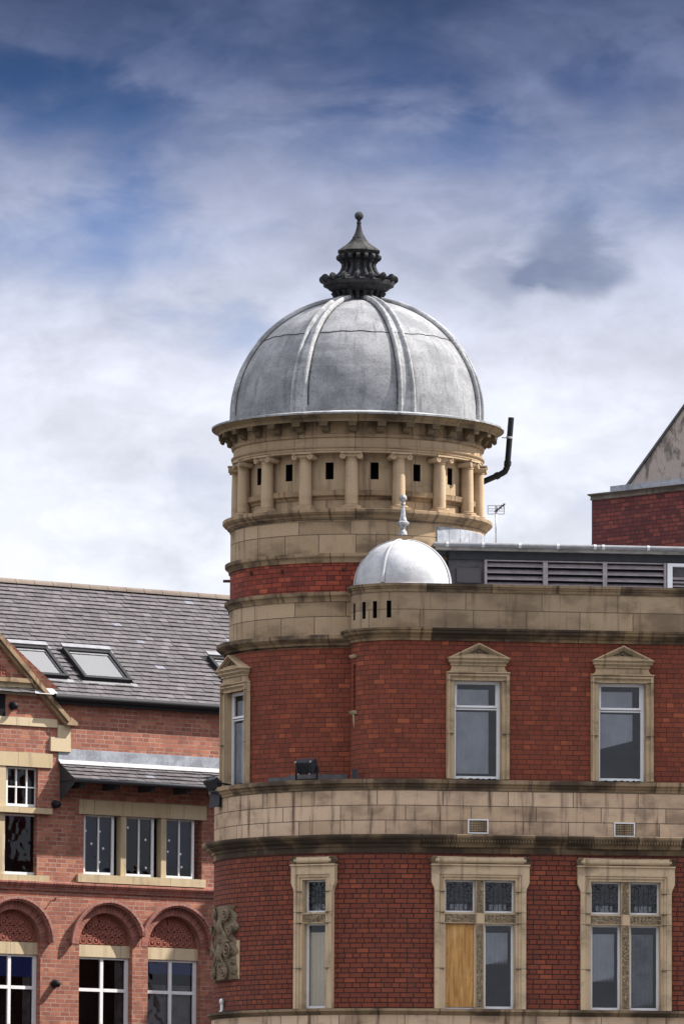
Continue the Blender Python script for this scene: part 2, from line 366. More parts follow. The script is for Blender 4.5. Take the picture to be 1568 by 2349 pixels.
M['finial'] = lead_mat('blackened_lead', (0.022, 0.022, 0.024), (0.055, 0.055, 0.06), 0.5, 7, (0.015, 0.015, 0.016))
M['finialcap'] = lead_mat('grey_cap_lead', (0.016, 0.016, 0.016), (0.050, 0.048, 0.046), 0.5, 6)
M['finialwhite'] = lead_mat('peeling_white_lead', (0.15, 0.155, 0.17), (0.5, 0.51, 0.53), 0.7, 14, (0.10, 0.10, 0.12))
M['seam'] = simple('dirty_seam', (0.035, 0.034, 0.032), 0.9, 0.1, var=0.6, scale=12, dark=(0.16, 0.155, 0.15))
M['black'] = simple('black_plastic', (0.012, 0.012, 0.014), 0.65, 0.2, var=0.2)
M['dkmetal'] = simple('dark_grey_metal', (0.032, 0.033, 0.040), 0.65, 0.3)
M['gutter'] = simple('grey_gutter', (0.20, 0.20, 0.215), 0.45, 0.5, var=0.4)
M['fascia'] = simple('weathered_fascia', (0.36, 0.34, 0.31), 0.8, 0.2, var=0.75, scale=5)
M['louvre'] = simple('mauve_louvre_paint', (0.30, 0.26, 0.27), 0.6, 0.3, var=0.4)
M['slatewall'] = simple('dark_slate_cladding', (0.10, 0.095, 0.10), 0.7, 0.3, var=0.6)
M['white'] = simple('white_window_paint', (0.70, 0.70, 0.71), 0.5, 0.35, var=0.25, scale=14, dark=(0.5, 0.49, 0.47))
M['ply'] = None
M['dark'] = simple('dark_interior', (0.012, 0.012, 0.015), 0.9, 0.1)
M['room'] = simple('dim_room', (0.05, 0.052, 0.06), 0.9, 0.1, var=0.6, scale=1.5)
M['net'] = simple('grey_net_curtain_reflection', (0.58, 0.59, 0.63), 0.9, 0.1, var=0.35, scale=2.0)  # pale tone also stands in for reflection in the panes
M['greyreflect'] = simple('dull_reflection_net', (0.32, 0.325, 0.335), 0.9, 0.1, var=0.5, scale=3)  # grey sheet standing in for pale reflections in an arched window
M['fold'] = simple('folded_reflection_drape', (0.30, 0.305, 0.33), 0.9, 0.1, var=0.7, scale=3.0)  # folded sheet, lightened to stand in for reflections in the glass
M['creamreflect'] = simple('cream_reflection', (0.95, 0.84, 0.66), 0.9, 0.1, var=0.1, scale=2.5)  # cream sheet standing in for sunlit stone reflected in the pane
M['blue'] = simple('blue_blind', (0.03, 0.09, 0.36), 0.8, 0.2, var=0.2)
M['navy'] = simple('navy_blind', (0.016, 0.024, 0.085), 0.8, 0.2, var=0.2)
M['steel'] = simple('galvanised_steel', (0.55, 0.55, 0.56), 0.35, 0.5, 0.6, var=0.3)
M['rust'] = simple('rusty_iron', (0.09, 0.04, 0.03), 0.9, 0.2, var=0.6)
M['star'] = simple('white_sticker', (0.75, 0.75, 0.78), 0.7, 0.2, var=0.05)
def ply():
    m, t, b = newmat('plywood'); ob = t.n.new('ShaderNodeTexCoord').outputs['Object']
    g = t.noise(t.mapping(ob, (22, 22, 1.6)), 1.0, 5, 0.6, 0.6); k = t.noise(ob, 3.2, 4)
    c = t.mix(t.mrange(g, 0.3, 0.7), (0.30, 0.14, 0.035), (0.55, 0.30, 0.10)); c = t.mix(t.mrange(k, 0.5, 0.75, 0, 0.4), c, (0.60, 0.40, 0.18))
    t.l.new(c, b.inputs['Base Color']); setp(b, None, 0.7, 0.3); return m
M['ply'] = ply()
def glass(name='window_glass', ior=1.75):
    m, t, b = newmat(name); t.n.remove(b); o = t.n['Material Output']
    ob = t.n.new('ShaderNodeTexCoord').outputs['Object']
    gl = t.n.new('ShaderNodeBsdfGlossy'); gl.inputs['Roughness'].default_value = 0.03; gl.inputs['Color'].default_value = (0.86, 0.9, 1, 1) if ior < 3 else (1, 0.93, 0.82, 1)
    tr = t.n.new('ShaderNodeBsdfTransparent'); tr.inputs[0].default_value = (0.90, 0.92, 0.94, 1)
    lw = t.n.new('ShaderNodeFresnel'); lw.inputs[0].default_value = ior
    bp = t.bump(t.noise(ob, 1.9, 2), 0.30 if ior < 3 else 0.04, 0.04); t.l.new(bp, gl.inputs['Normal'])
    mx = t.n.new('ShaderNodeMixShader'); t.l.new(lw.outputs[0], mx.inputs[0]); t.l.new(tr.outputs[0], mx.inputs[1]); t.l.new(gl.outputs[0], mx.inputs[2])
    t.l.new(mx.outputs[0], o.inputs[0]); return m
M['glass'] = glass(); M['glass_clear'] = glass('thin_window_glass', 1.6); M['glass_sky'] = glass('coated_glass', 6.0)
def slate(name='slate', lo=(0.060, 0.055, 0.060), hi=(0.125, 0.113, 0.122)):
    m, t, b = newmat(name); at = t.n.new('ShaderNodeAttribute'); at.attribute_name = 'tint'
    ob = t.n.new('ShaderNodeTexCoord').outputs['Object']
    c = t.ramp(at.outputs['Fac'], [(0, lo), (0.6, tuple((a+b_)/2 for a, b_ in zip(lo, hi))), (0.93, hi), (1, (0.20, 0.21, 0.26))])
    n = t.noise(ob, 9, 5, 0.7); c = t.mix(t.mrange(n, 0.4, 0.7, 0, 0.45), c, (0.085, 0.072, 0.070))
    l = t.noise(ob, 17, 4, 0.8); c = t.mix(t.mrange(l, 0.68, 0.76, 0, 0.6), c, (0.33, 0.32, 0.29))
    t.l.new(c, b.inputs['Base Color']); t.l.new(t.bump(n, 0.3, 0.008), b.inputs['Normal']); setp(b, None, 0.75, 0.25); return m
M['slate'] = slate()
def render_wall():
    m, t, b = newmat('stained_render'); ob = t.n.new('ShaderNodeTexCoord').outputs['Object']
    n = t.noise(t.mapping(ob, (1.6, 1.6, 0.7)), 2.2, 6, 0.7, 0.3); g = t.noise(ob, 9, 5, 0.7)
    c = t.mix(n, (0.26, 0.22, 0.195), (0.46, 0.40, 0.36)); c = t.mix(t.mrange(n, 0.50, 0.62, 0, 0.85), c, (0.10, 0.088, 0.08))
    c = t.mix(t.mrange(g, 0.5, 0.75, 0, 0.4), c, (0.3, 0.22, 0.17))
    t.l.new(c, b.inputs['Base Color']); t.l.new(t.bump(g, 0.4, 0.01), b.inputs['Normal']); setp(b, None, 0.9, 0.2); return m
M['render'] = render_wall()
def terracotta():
    m, t, b = newmat('terracotta_tiles'); uv = t.n.new('ShaderNodeTexCoord').outputs['UV']
    n = t.noise(uv, 6, 4); c = t.mix(n, (0.25, 0.085, 0.065), (0.37, 0.145, 0.11))
    t.l.new(c, b.inputs['Base Color']); setp(b, None, 0.85, 0.2); return m
M['terra'] = terracotta()
def asphalt():
    m, t, b = newmat('street_surface'); ob = t.n.new('ShaderNodeTexCoord').outputs['Object']
    n = t.noise(ob, 0.12, 6); g = t.noise(ob, 30, 3)
    c = t.mix(n, (0.055, 0.055, 0.055), (0.10, 0.098, 0.095)); t.l.new(c, b.inputs['Base Color']); setp(b, None, 0.9, 0.2); return m
M['ground'] = asphalt()
M['greystone'] = stone_mat('grey_coping_stone', (0.12, 0.11, 0.095), (0.24, 0.215, 0.18), 1.1, 3, .008, .7, .6, lo=.44)

# ------------------------------------------------------------------ ground
g = MB(); g.face([(-4000, -2000, 0), (4000, -2000, 0), (4000, 6000, 0), (-4000, 6000, 0)])
go = g.build('ground', M['ground']); go['kind'] = 'structure'

# ================================================================== MAIN BUILDING
B = thing('domed_corner_building', 'red brick and sandstone corner building with round tower and large grey lead dome', 'building', (tx.x, DT, 0), ALPHA)
def arcpath(cx, cy, r, a0, a1, n, s0=0.0):
    o = []
    for i in range(n+1):
        a = R(a0+(a1-a0)*i/n); o.append((cx+r*math.sin(a), cy-r*math.cos(a), math.sin(a), -math.cos(a), s0+r*(a-R(a1))))
    return o
XEND = 9.0; A0D = -106.0
def basepath(r_extra=0.0):                     # side wall, rounded corner, facade. s = 0 at the tangent point, grows along the facade
    a = R(A0D); q = (BX+RB*math.sin(a), BY-RB*math.cos(a))
    p = [(q[0]-math.cos(a)*8, q[1]-math.sin(a)*8, math.sin(a), -math.cos(a), RB*a-8.0)]
    p += arcpath(BX, BY, RB, A0D, 0, 56)
    p.append((XEND, YF, 0, -1, XEND-BX)); return p
def turpath():
    p = arcpath(TX, TY, RT, -175, 0, 44); p.append((XEND, YF, 0, -1, XEND-TX)); return p
BP = basepath(); TP = turpath()
def Pbase(s):
    if s >= 0: return (BX+s, YF, 0, -1)
    a = s/RB
    if a < R(A0D)-1e-6:
        a0 = R(A0D); e = -(s-RB*a0); return (BX+RB*math.sin(a0)-math.cos(a0)*e, BY-RB*math.cos(a0)-math.sin(a0)*e, math.sin(a0), -math.cos(a0))
    return (BX+RB*math.sin(a), BY-RB*math.cos(a), math.sin(a), -math.cos(a))
def Ptur(s):
    if s >= 0: return (TX+s, YF, 0, -1)
    a = s/RT; return (TX+RT*math.sin(a), TY-RT*math.cos(a), math.sin(a), -math.cos(a))
def Pround(r):
    def f(s): a = s/r; return (r*math.sin(a), -r*math.cos(a), math.sin(a), -math.cos(a))
    return f
def wall_grid(mb, P, ss, zs, holes=(), depth=0.2, back=False, mi_rev=0):
    ss = sorted(set([round(x, 5) for x in ss]+[round(h[k], 5) for h in holes for k in (0, 1)]))
    zs = sorted(set([round(x, 5) for x in zs]+[round(h[k], 5) for h in holes for k in (2, 3)]))
    for i in range(len(ss)-1):
        a, b = ss[i], ss[i+1]; A, Bq = P(a), P(b)
        for j in range(len(zs)-1):
            c, d_ = zs[j], zs[j+1]; m, n = (a+b)/2, (c+d_)/2
            if any(h[0] < m < h[1] and h[2] < n < h[3] for h in holes): continue
            mb.face([(A[0], A[1], c), (Bq[0], Bq[1], c), (Bq[0], Bq[1], d_), (A[0], A[1], d_)], [(a, c), (b, c), (b, d_), (a, d_)])
    for h in holes:
        A, Bq = P(h[0]), P(h[1]); c, d_ = h[2], h[3]
        o = [(A[0], A[1]), (Bq[0], Bq[1])]; k = [(A[0]-A[2]*depth, A[1]-A[3]*depth), (Bq[0]-Bq[2]*depth, Bq[1]-Bq[3]*depth)]
        mb.face([(*o[0], c), (*k[0], c), (*k[0], d_), (*o[0], d_)], mi=mi_rev); mb.face([(*k[1], c), (*o[1], c), (*o[1], d_), (*k[1], d_)], mi=mi_rev)
        mb.face([(*o[0], c), (*o[1], c), (*k[1], c), (*k[0], c)], mi=mi_rev); mb.face([(*k[0], d_), (*k[1], d_), (*o[1], d_), (*o[0], d_)], mi=mi_rev)
        if back: mb.face([(*k[0], c), (*k[1], c), (*k[1], d_), (*k[0], d_)], mi=1)

def zF(v, u=1250, out=0.0): return TF.at(u, v, YF-out)[1]
def xF(u, v=1700, out=0.0): return TF.at(u, v, YF-out)[0]
# levels
Z = dict(cop_t=zF(1341.5, out=.07), cop_b=zF(1362.5), cor_t=zF(1443.5, out=.17), cor_b=zF(1474),
         sill_t=zF(1790.5, out=.10), sill_b=zF(1815.5), c2_t=zF(1916.5, out=.22), c2_b=zF(1960),
         bot_t=zF(2316, out=.09), bot_b=zF(2332))
PXF = 1/131.6
# --- lower walls
sE = RB*(math.asin((728-918)/423.0)-ALPHA)                # window on the rounded corner, arc position
xC, zWC = TF.at(1099.2, 2307, YF); xD = TF.at(1433.3, 2313, YF)[0]
xA, zWA = TF.at(1094.3, 1787, YF); xB = TF.at(1425.0, 1793, YF)[0]
zlo = Z['bot_t']+0.0
HL = 2.243
holesL = [(xC-BX-.64, xC-BX+.64, zlo, zlo+HL), (xD-BX-.64, xD-BX+.64, zlo, zlo+HL), (sE-.238, sE+.238, zlo, zlo+HL)]
arc_s = [RB*R(A0D)*(1-i/56) for i in range(57)]
mb = MB(); wall_grid(mb, Pbase, [RB*R(A0D)-8]+arc_s+[XEND-BX], [0, Z['bot_b'], Z['c2_b']+.02], holesL, 0.28)
mb.build('lower_brick_wall', M['brick_lo'], B)
def mould(name, prof, path, mat, z0, parent=B):
    m_ = MB(); m_.sweep([(o, z0+z) for o, z in prof], path); return m_.build(name, mat, parent)
def scaled(prof, h):
    m0 = prof[0][1]; m1 = max(p[1] for p in prof); return [(o, (z-m0)/(m1-m0)*h) for o, z in prof]
ledge_prof = [(0, 0), (.015, 0), (.02, .18), (.045, .3), (.06, .5), (.095, .58), (.10, .62), (.10, 1.0), (.0, 1.02)]
# sooty band under bottom ledge
bandpath = BP
mb = MB(); wall_grid(mb, lambda s: tuple(a+b for a, b in zip(Pbase(s), (Pbase(s)[2]*.025, Pbase(s)[3]*.025, 0, 0))), [RB*R(A0D)-8]+arc_s+[XEND-BX], [Z['bot_b']-.9, Z['bot_b']]); mb.build('lower_stone_band', M['band'], B)
mould('bottom_ledge', scaled(ledge_prof, Z['bot_t']-Z['bot_b']), BP, M['ledge'], Z['bot_b'])
# second cornice
c2h = Z['c2_t']-Z['c2_b']
c2prof = [(0, 0), (.02, 0), (.022, .30), (.05, .34), (.055, .48), (.085, .52), (.13, .60), (.15, .70), (.19, .76), (.215, .86), (.22, .96), (.215, 1.0), (.03, 1.02)]
mould('middle_cornice', scaled(c2prof, c2h), BP, M['sooty'], Z['c2_b'])
# dentilled projecting lengths over the lower windows
for k, (x0, x1) in enumerate(((xF(964), xF(1222)), (xF(1298), xF(1558)))):
    m_ = MB(); pth = [(x0, YF-.002, 0, -1, x0), (x1, YF-.002, 0, -1, x1)]
    pr = [(o+.035, Z['c2_b']+z+.004) for o, z in scaled(c2prof, c2h)][2:]
    m_.sweep(pr, pth)
    for xx, sg in ((x0, -1), (x1, 1)):
        pol = [(xx, YF-o, z) for o, z in pr]+[(xx, YF, pr[-1][1]), (xx, YF, pr[0][1])]
        m_.face(pol if sg > 0 else pol[::-1])
    nd = int((x1-x0)/.05)
    for i in range(nd):
        xx = x0+.02+i*.05; m_.box(xx, xx+.028, YF-.215, YF-.12, Z['c2_b']+c2h*.60, Z['c2_b']+c2h*.735)
    m_.build('dentil_cornice', M['cornice'], B)
# pinkish ashlar band
mb = MB(); rb = [(p[0]-p[2]*.0+0, p[1], p[2], p[3], p[4]) for p in BP]
zb0, zb1 = Z['c2_t']-.01, Z['sill_b']+.01
holesV = [(xF(1074.5)-BX, xF(1117.5)-BX, zF(1911, 1096), zF(1881, 1096)), (xF(1409)-BX, xF(1453)-BX, zF(1918.5, 1430), zF(1889, 1430))]
wall_grid(mb, Pbase, [RB*R(A0D)-8]+arc_s+[XEND-BX], [zb0, zb1], holesV, .12, back=True)
o = mb.build('ashlar_band', [M['band'], M['dark']], B)
# uv so that block courses start at band bottom
for l in o.data.uv_layers[0].data: l.uv[1] = l.uv[1]-zb0+0.004
mould('sill_ledge', scaled(ledge_prof, Z['sill_t']-Z['sill_b']), BP, M['ledge'], Z['sill_b'])
# ledge terrace on top of the rounded base
def cap(name, pts, z, mat): m_ = MB(); m_.face([(x, y, z) for x, y in pts]); return m_.build(name, mat, B)
cap('terrace', [(p[0], p[1]) for p in BP]+[(XEND, BY+9)], Z['sill_t']+.005, M['leadblue'])
# air vents
for (u0, u1, v0, v1) in ((1072.5, 1119.5, 1912.5, 1879.2), (1407, 1455, 1920, 1887)):
    um = (u0+u1)/2; x0, x1 = xF(u0), xF(u1); z0, z1 = zF(v0, um), zF(v1, um)
    m_ = MB(); t_ = .022
    m_.box(x0, x1, YF-.02, YF+.03, z0, z0+t_); m_.box(x0, x1, YF-.02, YF+.03, z1-t_, z1)
    m_.box(x0, x0+t_, YF-.02, YF+.03, z0+t_, z1-t_); m_.box(x1-t_, x1, YF-.02, YF+.03, z0+t_, z1-t_)
    fr = m_.build('air_vent', M['white'], B)
    m_ = MB()
    for i in range(1, 11): xx = x0+t_+(x1-x0-2*t_)*i/11; m_.box(xx-.004, xx+.004, YF-.004, YF+.004, z0+t_, z1-t_)
    for i in range(1, 7): zz = z0+t_+(z1-z0-2*t_)*i/7; m_.box(x0+t_, x1-t_, YF-.010, YF-.003, zz-.005, zz+.005)
    m_.build('grille', M['trim'], fr)

# --- upper facade with the rounded turret corner
zu0, zu1 = Z['sill_t'], Z['cor_b']+.02
HU = 1.735
holesU = [(xA-TX-.435, xA-TX+.435, zu0, zu0+HU), (xB-TX-.435, xB-TX+.435, zu0, zu0+HU)]
tur_s = [RT*R(-175+175*i/44) for i in range(45)]
slit_s = RT*(math.asin((813-922)/117.0)-ALPHA)
slz0, slz1 = zax(1659), zax(1556)
holesU.append((slit_s-.055, slit_s+.055, slz0, slz1))
mb = MB(); wall_grid(mb, Ptur, tur_s+[XEND-TX], [zu0, zu1], holesU, .22, back=False)
mb.build('upper_brick_wall', M['brick'], B)
def slit_trim(zc, h, drop):
    a = slit_s/RT; m_ = MB(); prof = [(RT, zc-h/2), (RT+.03, zc-h/2), (RT+.055, zc), (RT+.06, zc+h/2), (RT, zc+h/2)]
    m_.revolve(prof, TX, TY, math.degrees(a)-8, math.degrees(a)+8, 6)
    for q in (-8, 8):
        aa = a+R(q); pol = [(TX+r*math.sin(aa), TY-r*math.cos(aa), z) for r, z in prof]; m_.face(pol if q > 0 else pol[::-1])
    if drop:
        x_, y_ = TX+RT*math.sin(a), TY-RT*math.cos(a)
        m_.tube([(x_, y_, zc-h/2), (x_, y_, zc-.13), (x_, y_, zc-.27)], [.032, .022, .003], 8)
    return m_.build('slit_sill' if drop else 'slit_hood', M['trim'], B)
slit_trim(zax(1664), .06, True); slit_trim(zax(1538), .055, False)
m_ = MB(); a = slit_s/RT; m_.revolve([(RT-.2, slz0), (RT-.2, slz1)], TX, TY, math.degrees(a)-8, math.degrees(a)+8, 3); m_.build('slit_backing', M['dark'], B)
# turret / facade cornice, parapet, coping
corh = Z['cor_t']-Z['cor_b']
corprof = [(0, 0), (.03, 0), (.03, .22), (.06, .30), (.075, .45), (.12, .52), (.15, .62), (.155, .78), (.18, .84), (.19, 1.0), (.02, 1.03)]
mould('upper_cornice', scaled(corprof, corh), TP, M['sooty'], Z['cor_b'])
zp0, zp1 = Z['cor_t']-.005, Z['cop_b']
slots = []
for uu in (757, 803, 855, 922):
    a = math.asin((uu-989.5)/248.0)-ALPHA; slots.append((a*RT-.042, a*RT+.042, zF(1415, 860), zF(1376, 860)))
mb = MB(); wall_grid(mb, Ptur, tur_s+[XEND-TX], [zp0, zp1], slots, .14, back=True, mi_rev=1)  # parapet slot sides get the same painted-in dark as the colonnade slots
o = mb.build('parapet', [M['parapet'], M['dark']], B)
for l in o.data.uv_layers[0].data: l.uv[1] = l.uv[1]-zp0+0.004
coph = Z['cop_t']-Z['cop_b']
copprof = [(0, 0), (.02, 0), (.03, .35), (.05, .45), (.055, .6), (.075, .68), (.08, 1.0), (-.05, 1.08)]
mould('coping', scaled(copprof, coph), TP, M['cornice'], Z['cop_b'])
mcap = MB(); mcap.face([(p[0]-p[2]*.04, p[1]-p[3]*.04, Z['cop_t']-.02) for p in TP]+[(XEND, YF+1.35, Z['cop_t']-.02), (2.2, YF+1.35, Z['cop_t']-.02)]); mcap.build('flat_roof', M['leadblue'], B)

# --- windows
def tri_ring(m_, A, Bp, Cc, ins0, ins1, y0, y1):
    # A left tip, B right tip, C apex, insets measured inwards
    cx_, cz_ = (A[0]+Bp[0]+Cc[0])/3, (A[1]+Bp[1]+Cc[1])/3
    hh = Cc[1]-A[1]; L = math.hypot(Cc[0]-A[0], hh); inr = (Bp[0]-A[0])*hh/((Bp[0]-A[0])+2*L)
    icz = A[1]+inr
    def ins(k): f = 1-k/inr; return [(A[0]*f, icz+(A[1]-icz)*f), (Bp[0]*f, icz+(Bp[1]-icz)*f), (0, icz+(Cc[1]-icz)*f)]
    P0, P1 = ins(ins0), ins(ins1)
    for i in range(3):
        j = (i+1) % 3
        m_.face([(P0[i][0], y0, P0[i][1]), (P0[j][0], y0, P0[j][1]), (P1[j][0], y0, P1[j][1]), (P1[i][0], y0, P1[i][1])])
        m_.face([(P1[i][0], y0, P1[i][1]), (P1[j][0], y0, P1[j][1]), (P1[j][0], y1, P1[j][1]), (P1[i][0], y1, P1[i][1])])
        if ins0 == 0: m_.face([(P0[j][0], y0, P0[j][1]), (P0[i][0], y0, P0[i][1]), (P0[i][0], y1+.2, P0[i][1]), (P0[j][0], y1+.2, P0[j][1])])
    return P1
def upper_window(low=.12):
    m_ = MB(); ho, hw = .426, .557
    for s in (-1, 1):
        for a, b, p in ((ho, .485, .045), (.485, .505, .06), (.505, .535, .085), (.535, hw, .065)):
            m_.box(min(s*a, s*b), max(s*a, s*b), -p, .02, .012, HU+(a-ho)+.0)
        m_.box(min(s*ho, s*(ho-.018)), max(s*ho, s*(ho-.018)), .0, .2, .0, HU)
    for a, b, p in ((0, .059, .045), (.059, .079, .06), (.079, .109, .085), (.109, .131, .065)):
        m_.box(-(ho+b)+.0005, ho+b-.0005, -p-.001, .02, HU+a, HU+b)
    m_.box(-hw-.006, hw+.006, -.10, .02, HU+.131, HU+.15)
    # frieze with concave ends
    pol = [(-hw, HU+.150)]
    pol += [(-hw+.085*math.sin(R(t)), HU+.150+.075*(1-math.cos(R(t)))) for t in (20, 45, 70, 90)]+[(-.472, HU+.265), (.472, HU+.265)]
    pol += [(hw-.085*math.sin(R(t)), HU+.150+.075*(1-math.cos(R(t)))) for t in (90, 70, 45, 20)]+[(hw, HU+.150)]
    m_.prism(pol, -.055, .02)
    jn = [(s*(ho+.002), s*(hw-.002)) for s in (-1, 1)]
    for a, b in jn: m_.box(min(a, b), max(a, b), -.0862, -.03, HU-.003, HU+.004, mi=1); m_.box(min(a, b), max(a, b), -.0862, -.03, .80, .806, mi=1)
    sur = m_.build('window', [M['trim'], M['seam']], None)
    p = MB()
    for h0, h1, hw_, pr in ((.262, .300, .490, .085), (.300, .322, .505, .105), (.322, .365, .525, .135), (.365, .383, .545, .155)):
        p.box(-hw_, hw_, -pr, .02, HU+h0, HU+h1)
    A, B_, Cc = (-.560, HU+.384), (.560, HU+.384), (0, HU+.652)
    P = None
    for a, b, pr, pn in ((0, .022, .175, .155), (.022, .042, .155, .125), (.042, .064, .125, .10), (.064, .082, .10, .055)):
        P = tri_ring(p, A, B_, Cc, a, b, -pr, -pn)
    p.face([(P[0][0], -.055, P[0][1]), (P[1][0], -.055, P[1][1]), (P[2][0], -.055, P[2][1])])
    pd = p.build('pediment', M['trim'], sur)
    c = MB(); zc_ = P[0][1]
    c.sphere((0, -.06, zc_+.05), .04, 12, 8)
    for k in range(7): aa = R(-60+20*k); c.tube([(0, -.085, zc_+.02), (.038*math.sin(aa), -.088, zc_+.03+.045*math.cos(aa))], .006, 5)
    for s in (-1, 1):
        for q, rr in ((.075, .026), (.125, .019), (.170, .013)):
            c.tube([(s*(q+rr*math.cos(R(t))*(1-t/900)), -.066, zc_+.028+rr*math.sin(R(t))*(1-t/900)-(.004)) for t in range(0, 420, 35)], .0075, 5)
        c.tube([(s*.05, -.064, zc_+.075), (s*.11, -.064, zc_+.055), (s*.18, -.064, zc_+.03), (s*.24, -.064, zc_+.012)], .008, 5)
    c.build('shell_carving', M['panelstone'], sur)
    f = MB(); fi = ho-.018; w_ = .038; y0, y1 = .10, .15; zt = 1.278
    f.box(-fi, -fi+w_, y0, y1, .02, HU-.0); f.box(fi-w_-.02, fi, y0, y1, .02, HU); f.box(-fi+w_, fi-w_-.02, y0, y1, HU-.055, HU)
    f.box(-fi+w_, fi-w_-.02, y0-.004, y1, .035, .07); f.box(-fi+w_, fi-w_-.02, y0-.015, y1, zt-.006, zt+.032)
    f.box(-fi+w_, fi-w_-.02, y0+.01, y1, zt-.045, zt-.02)
    f.box(-fi+w_, -fi+w_+.02, y0+.012, y1, zt+.032, HU-.055); f.box(fi-w_-.04, fi-w_-.02, y0+.012, y1, zt+.032, HU-.055)
    x = -fi+w_
    rnd = random.Random(4)
    while x < fi-.03:                       # flaking paint along the bottom rail
        d_ = rnd.uniform(.02, .05); hgt = rnd.uniform(.0, .018); f.box(x, min(x+d_, fi), y0-.006, y0-.002, .02+hgt, .037); x += d_
    f.build('sash_frame', M['white'], sur)
    gmb = MB(); gmb.face([(-fi+w_, y0+.03, .07), (fi-w_-.02, y0+.03, .07), (fi-w_-.02, y0+.03, HU-.055), (-fi+w_, y0+.03, HU-.055)]); gmb.build('glass_pane', M['glass'], sur)
    k = MB()
    for i in range(26):                     # net curtain with shallow folds, hem cut to stand in for a reflected roofline
        xa, xb = -fi+.03+i*(2*fi-.22)/26, -fi+.03+(i+1)*(2*fi-.22)/26
        ya, yb = .165+.006*math.sin(i*1.7), .165+.006*math.sin((i+1)*1.7)
        k.face([(xa, ya, low+.006*i*(low > .3)), (xb, yb, low+.006*(i+1)*(low > .3)), (xb, yb, 1.20), (xa, ya, 1.20)]); k.face([(xa, ya+.02, 1.24), (xb, yb+.02, 1.24), (xb, yb+.02, HU-.14), (xa, ya+.02, HU-.14)])
    k.build('net_curtain_reflection', M['net'], sur)
    r_ = MB(); r_.face([(-fi, .95, 0), (fi, .95, 0), (fi, .95, HU), (-fi, .95, HU)])
    r_.face([(-fi, .16, 0), (-fi, .95, 0), (-fi, .95, HU), (-fi, .16, HU)]); r_.face([(fi, .95, 0), (fi, .16, 0), (fi, .16, HU), (fi, .95, HU)])
    r_.face([(-fi, .16, HU), (-fi, .95, HU), (fi, .95, HU), (fi, .16, HU)]); r_.face([(-fi, .16, .01), (fi, .16, .01), (fi, .95, .01), (-fi, .95, .01)])
    r_.build('room_behind', M['room'], sur)
    return sur
wA = upper_window(); wA.parent = B; place(wA, xA, YF, zu0)
wB = upper_window(.58); wB.parent = B; place(wB, xB, YF, zu0)
RU = 307*PX
aF = math.asin(-0.905)-ALPHA                       # window on the tower, far round to the left
wFz = Z['sill_t']-.03
dup_part(wA, B, (RU-.03)*math.sin(aF), -(RU-.03)*math.cos(aF), wFz, aF)

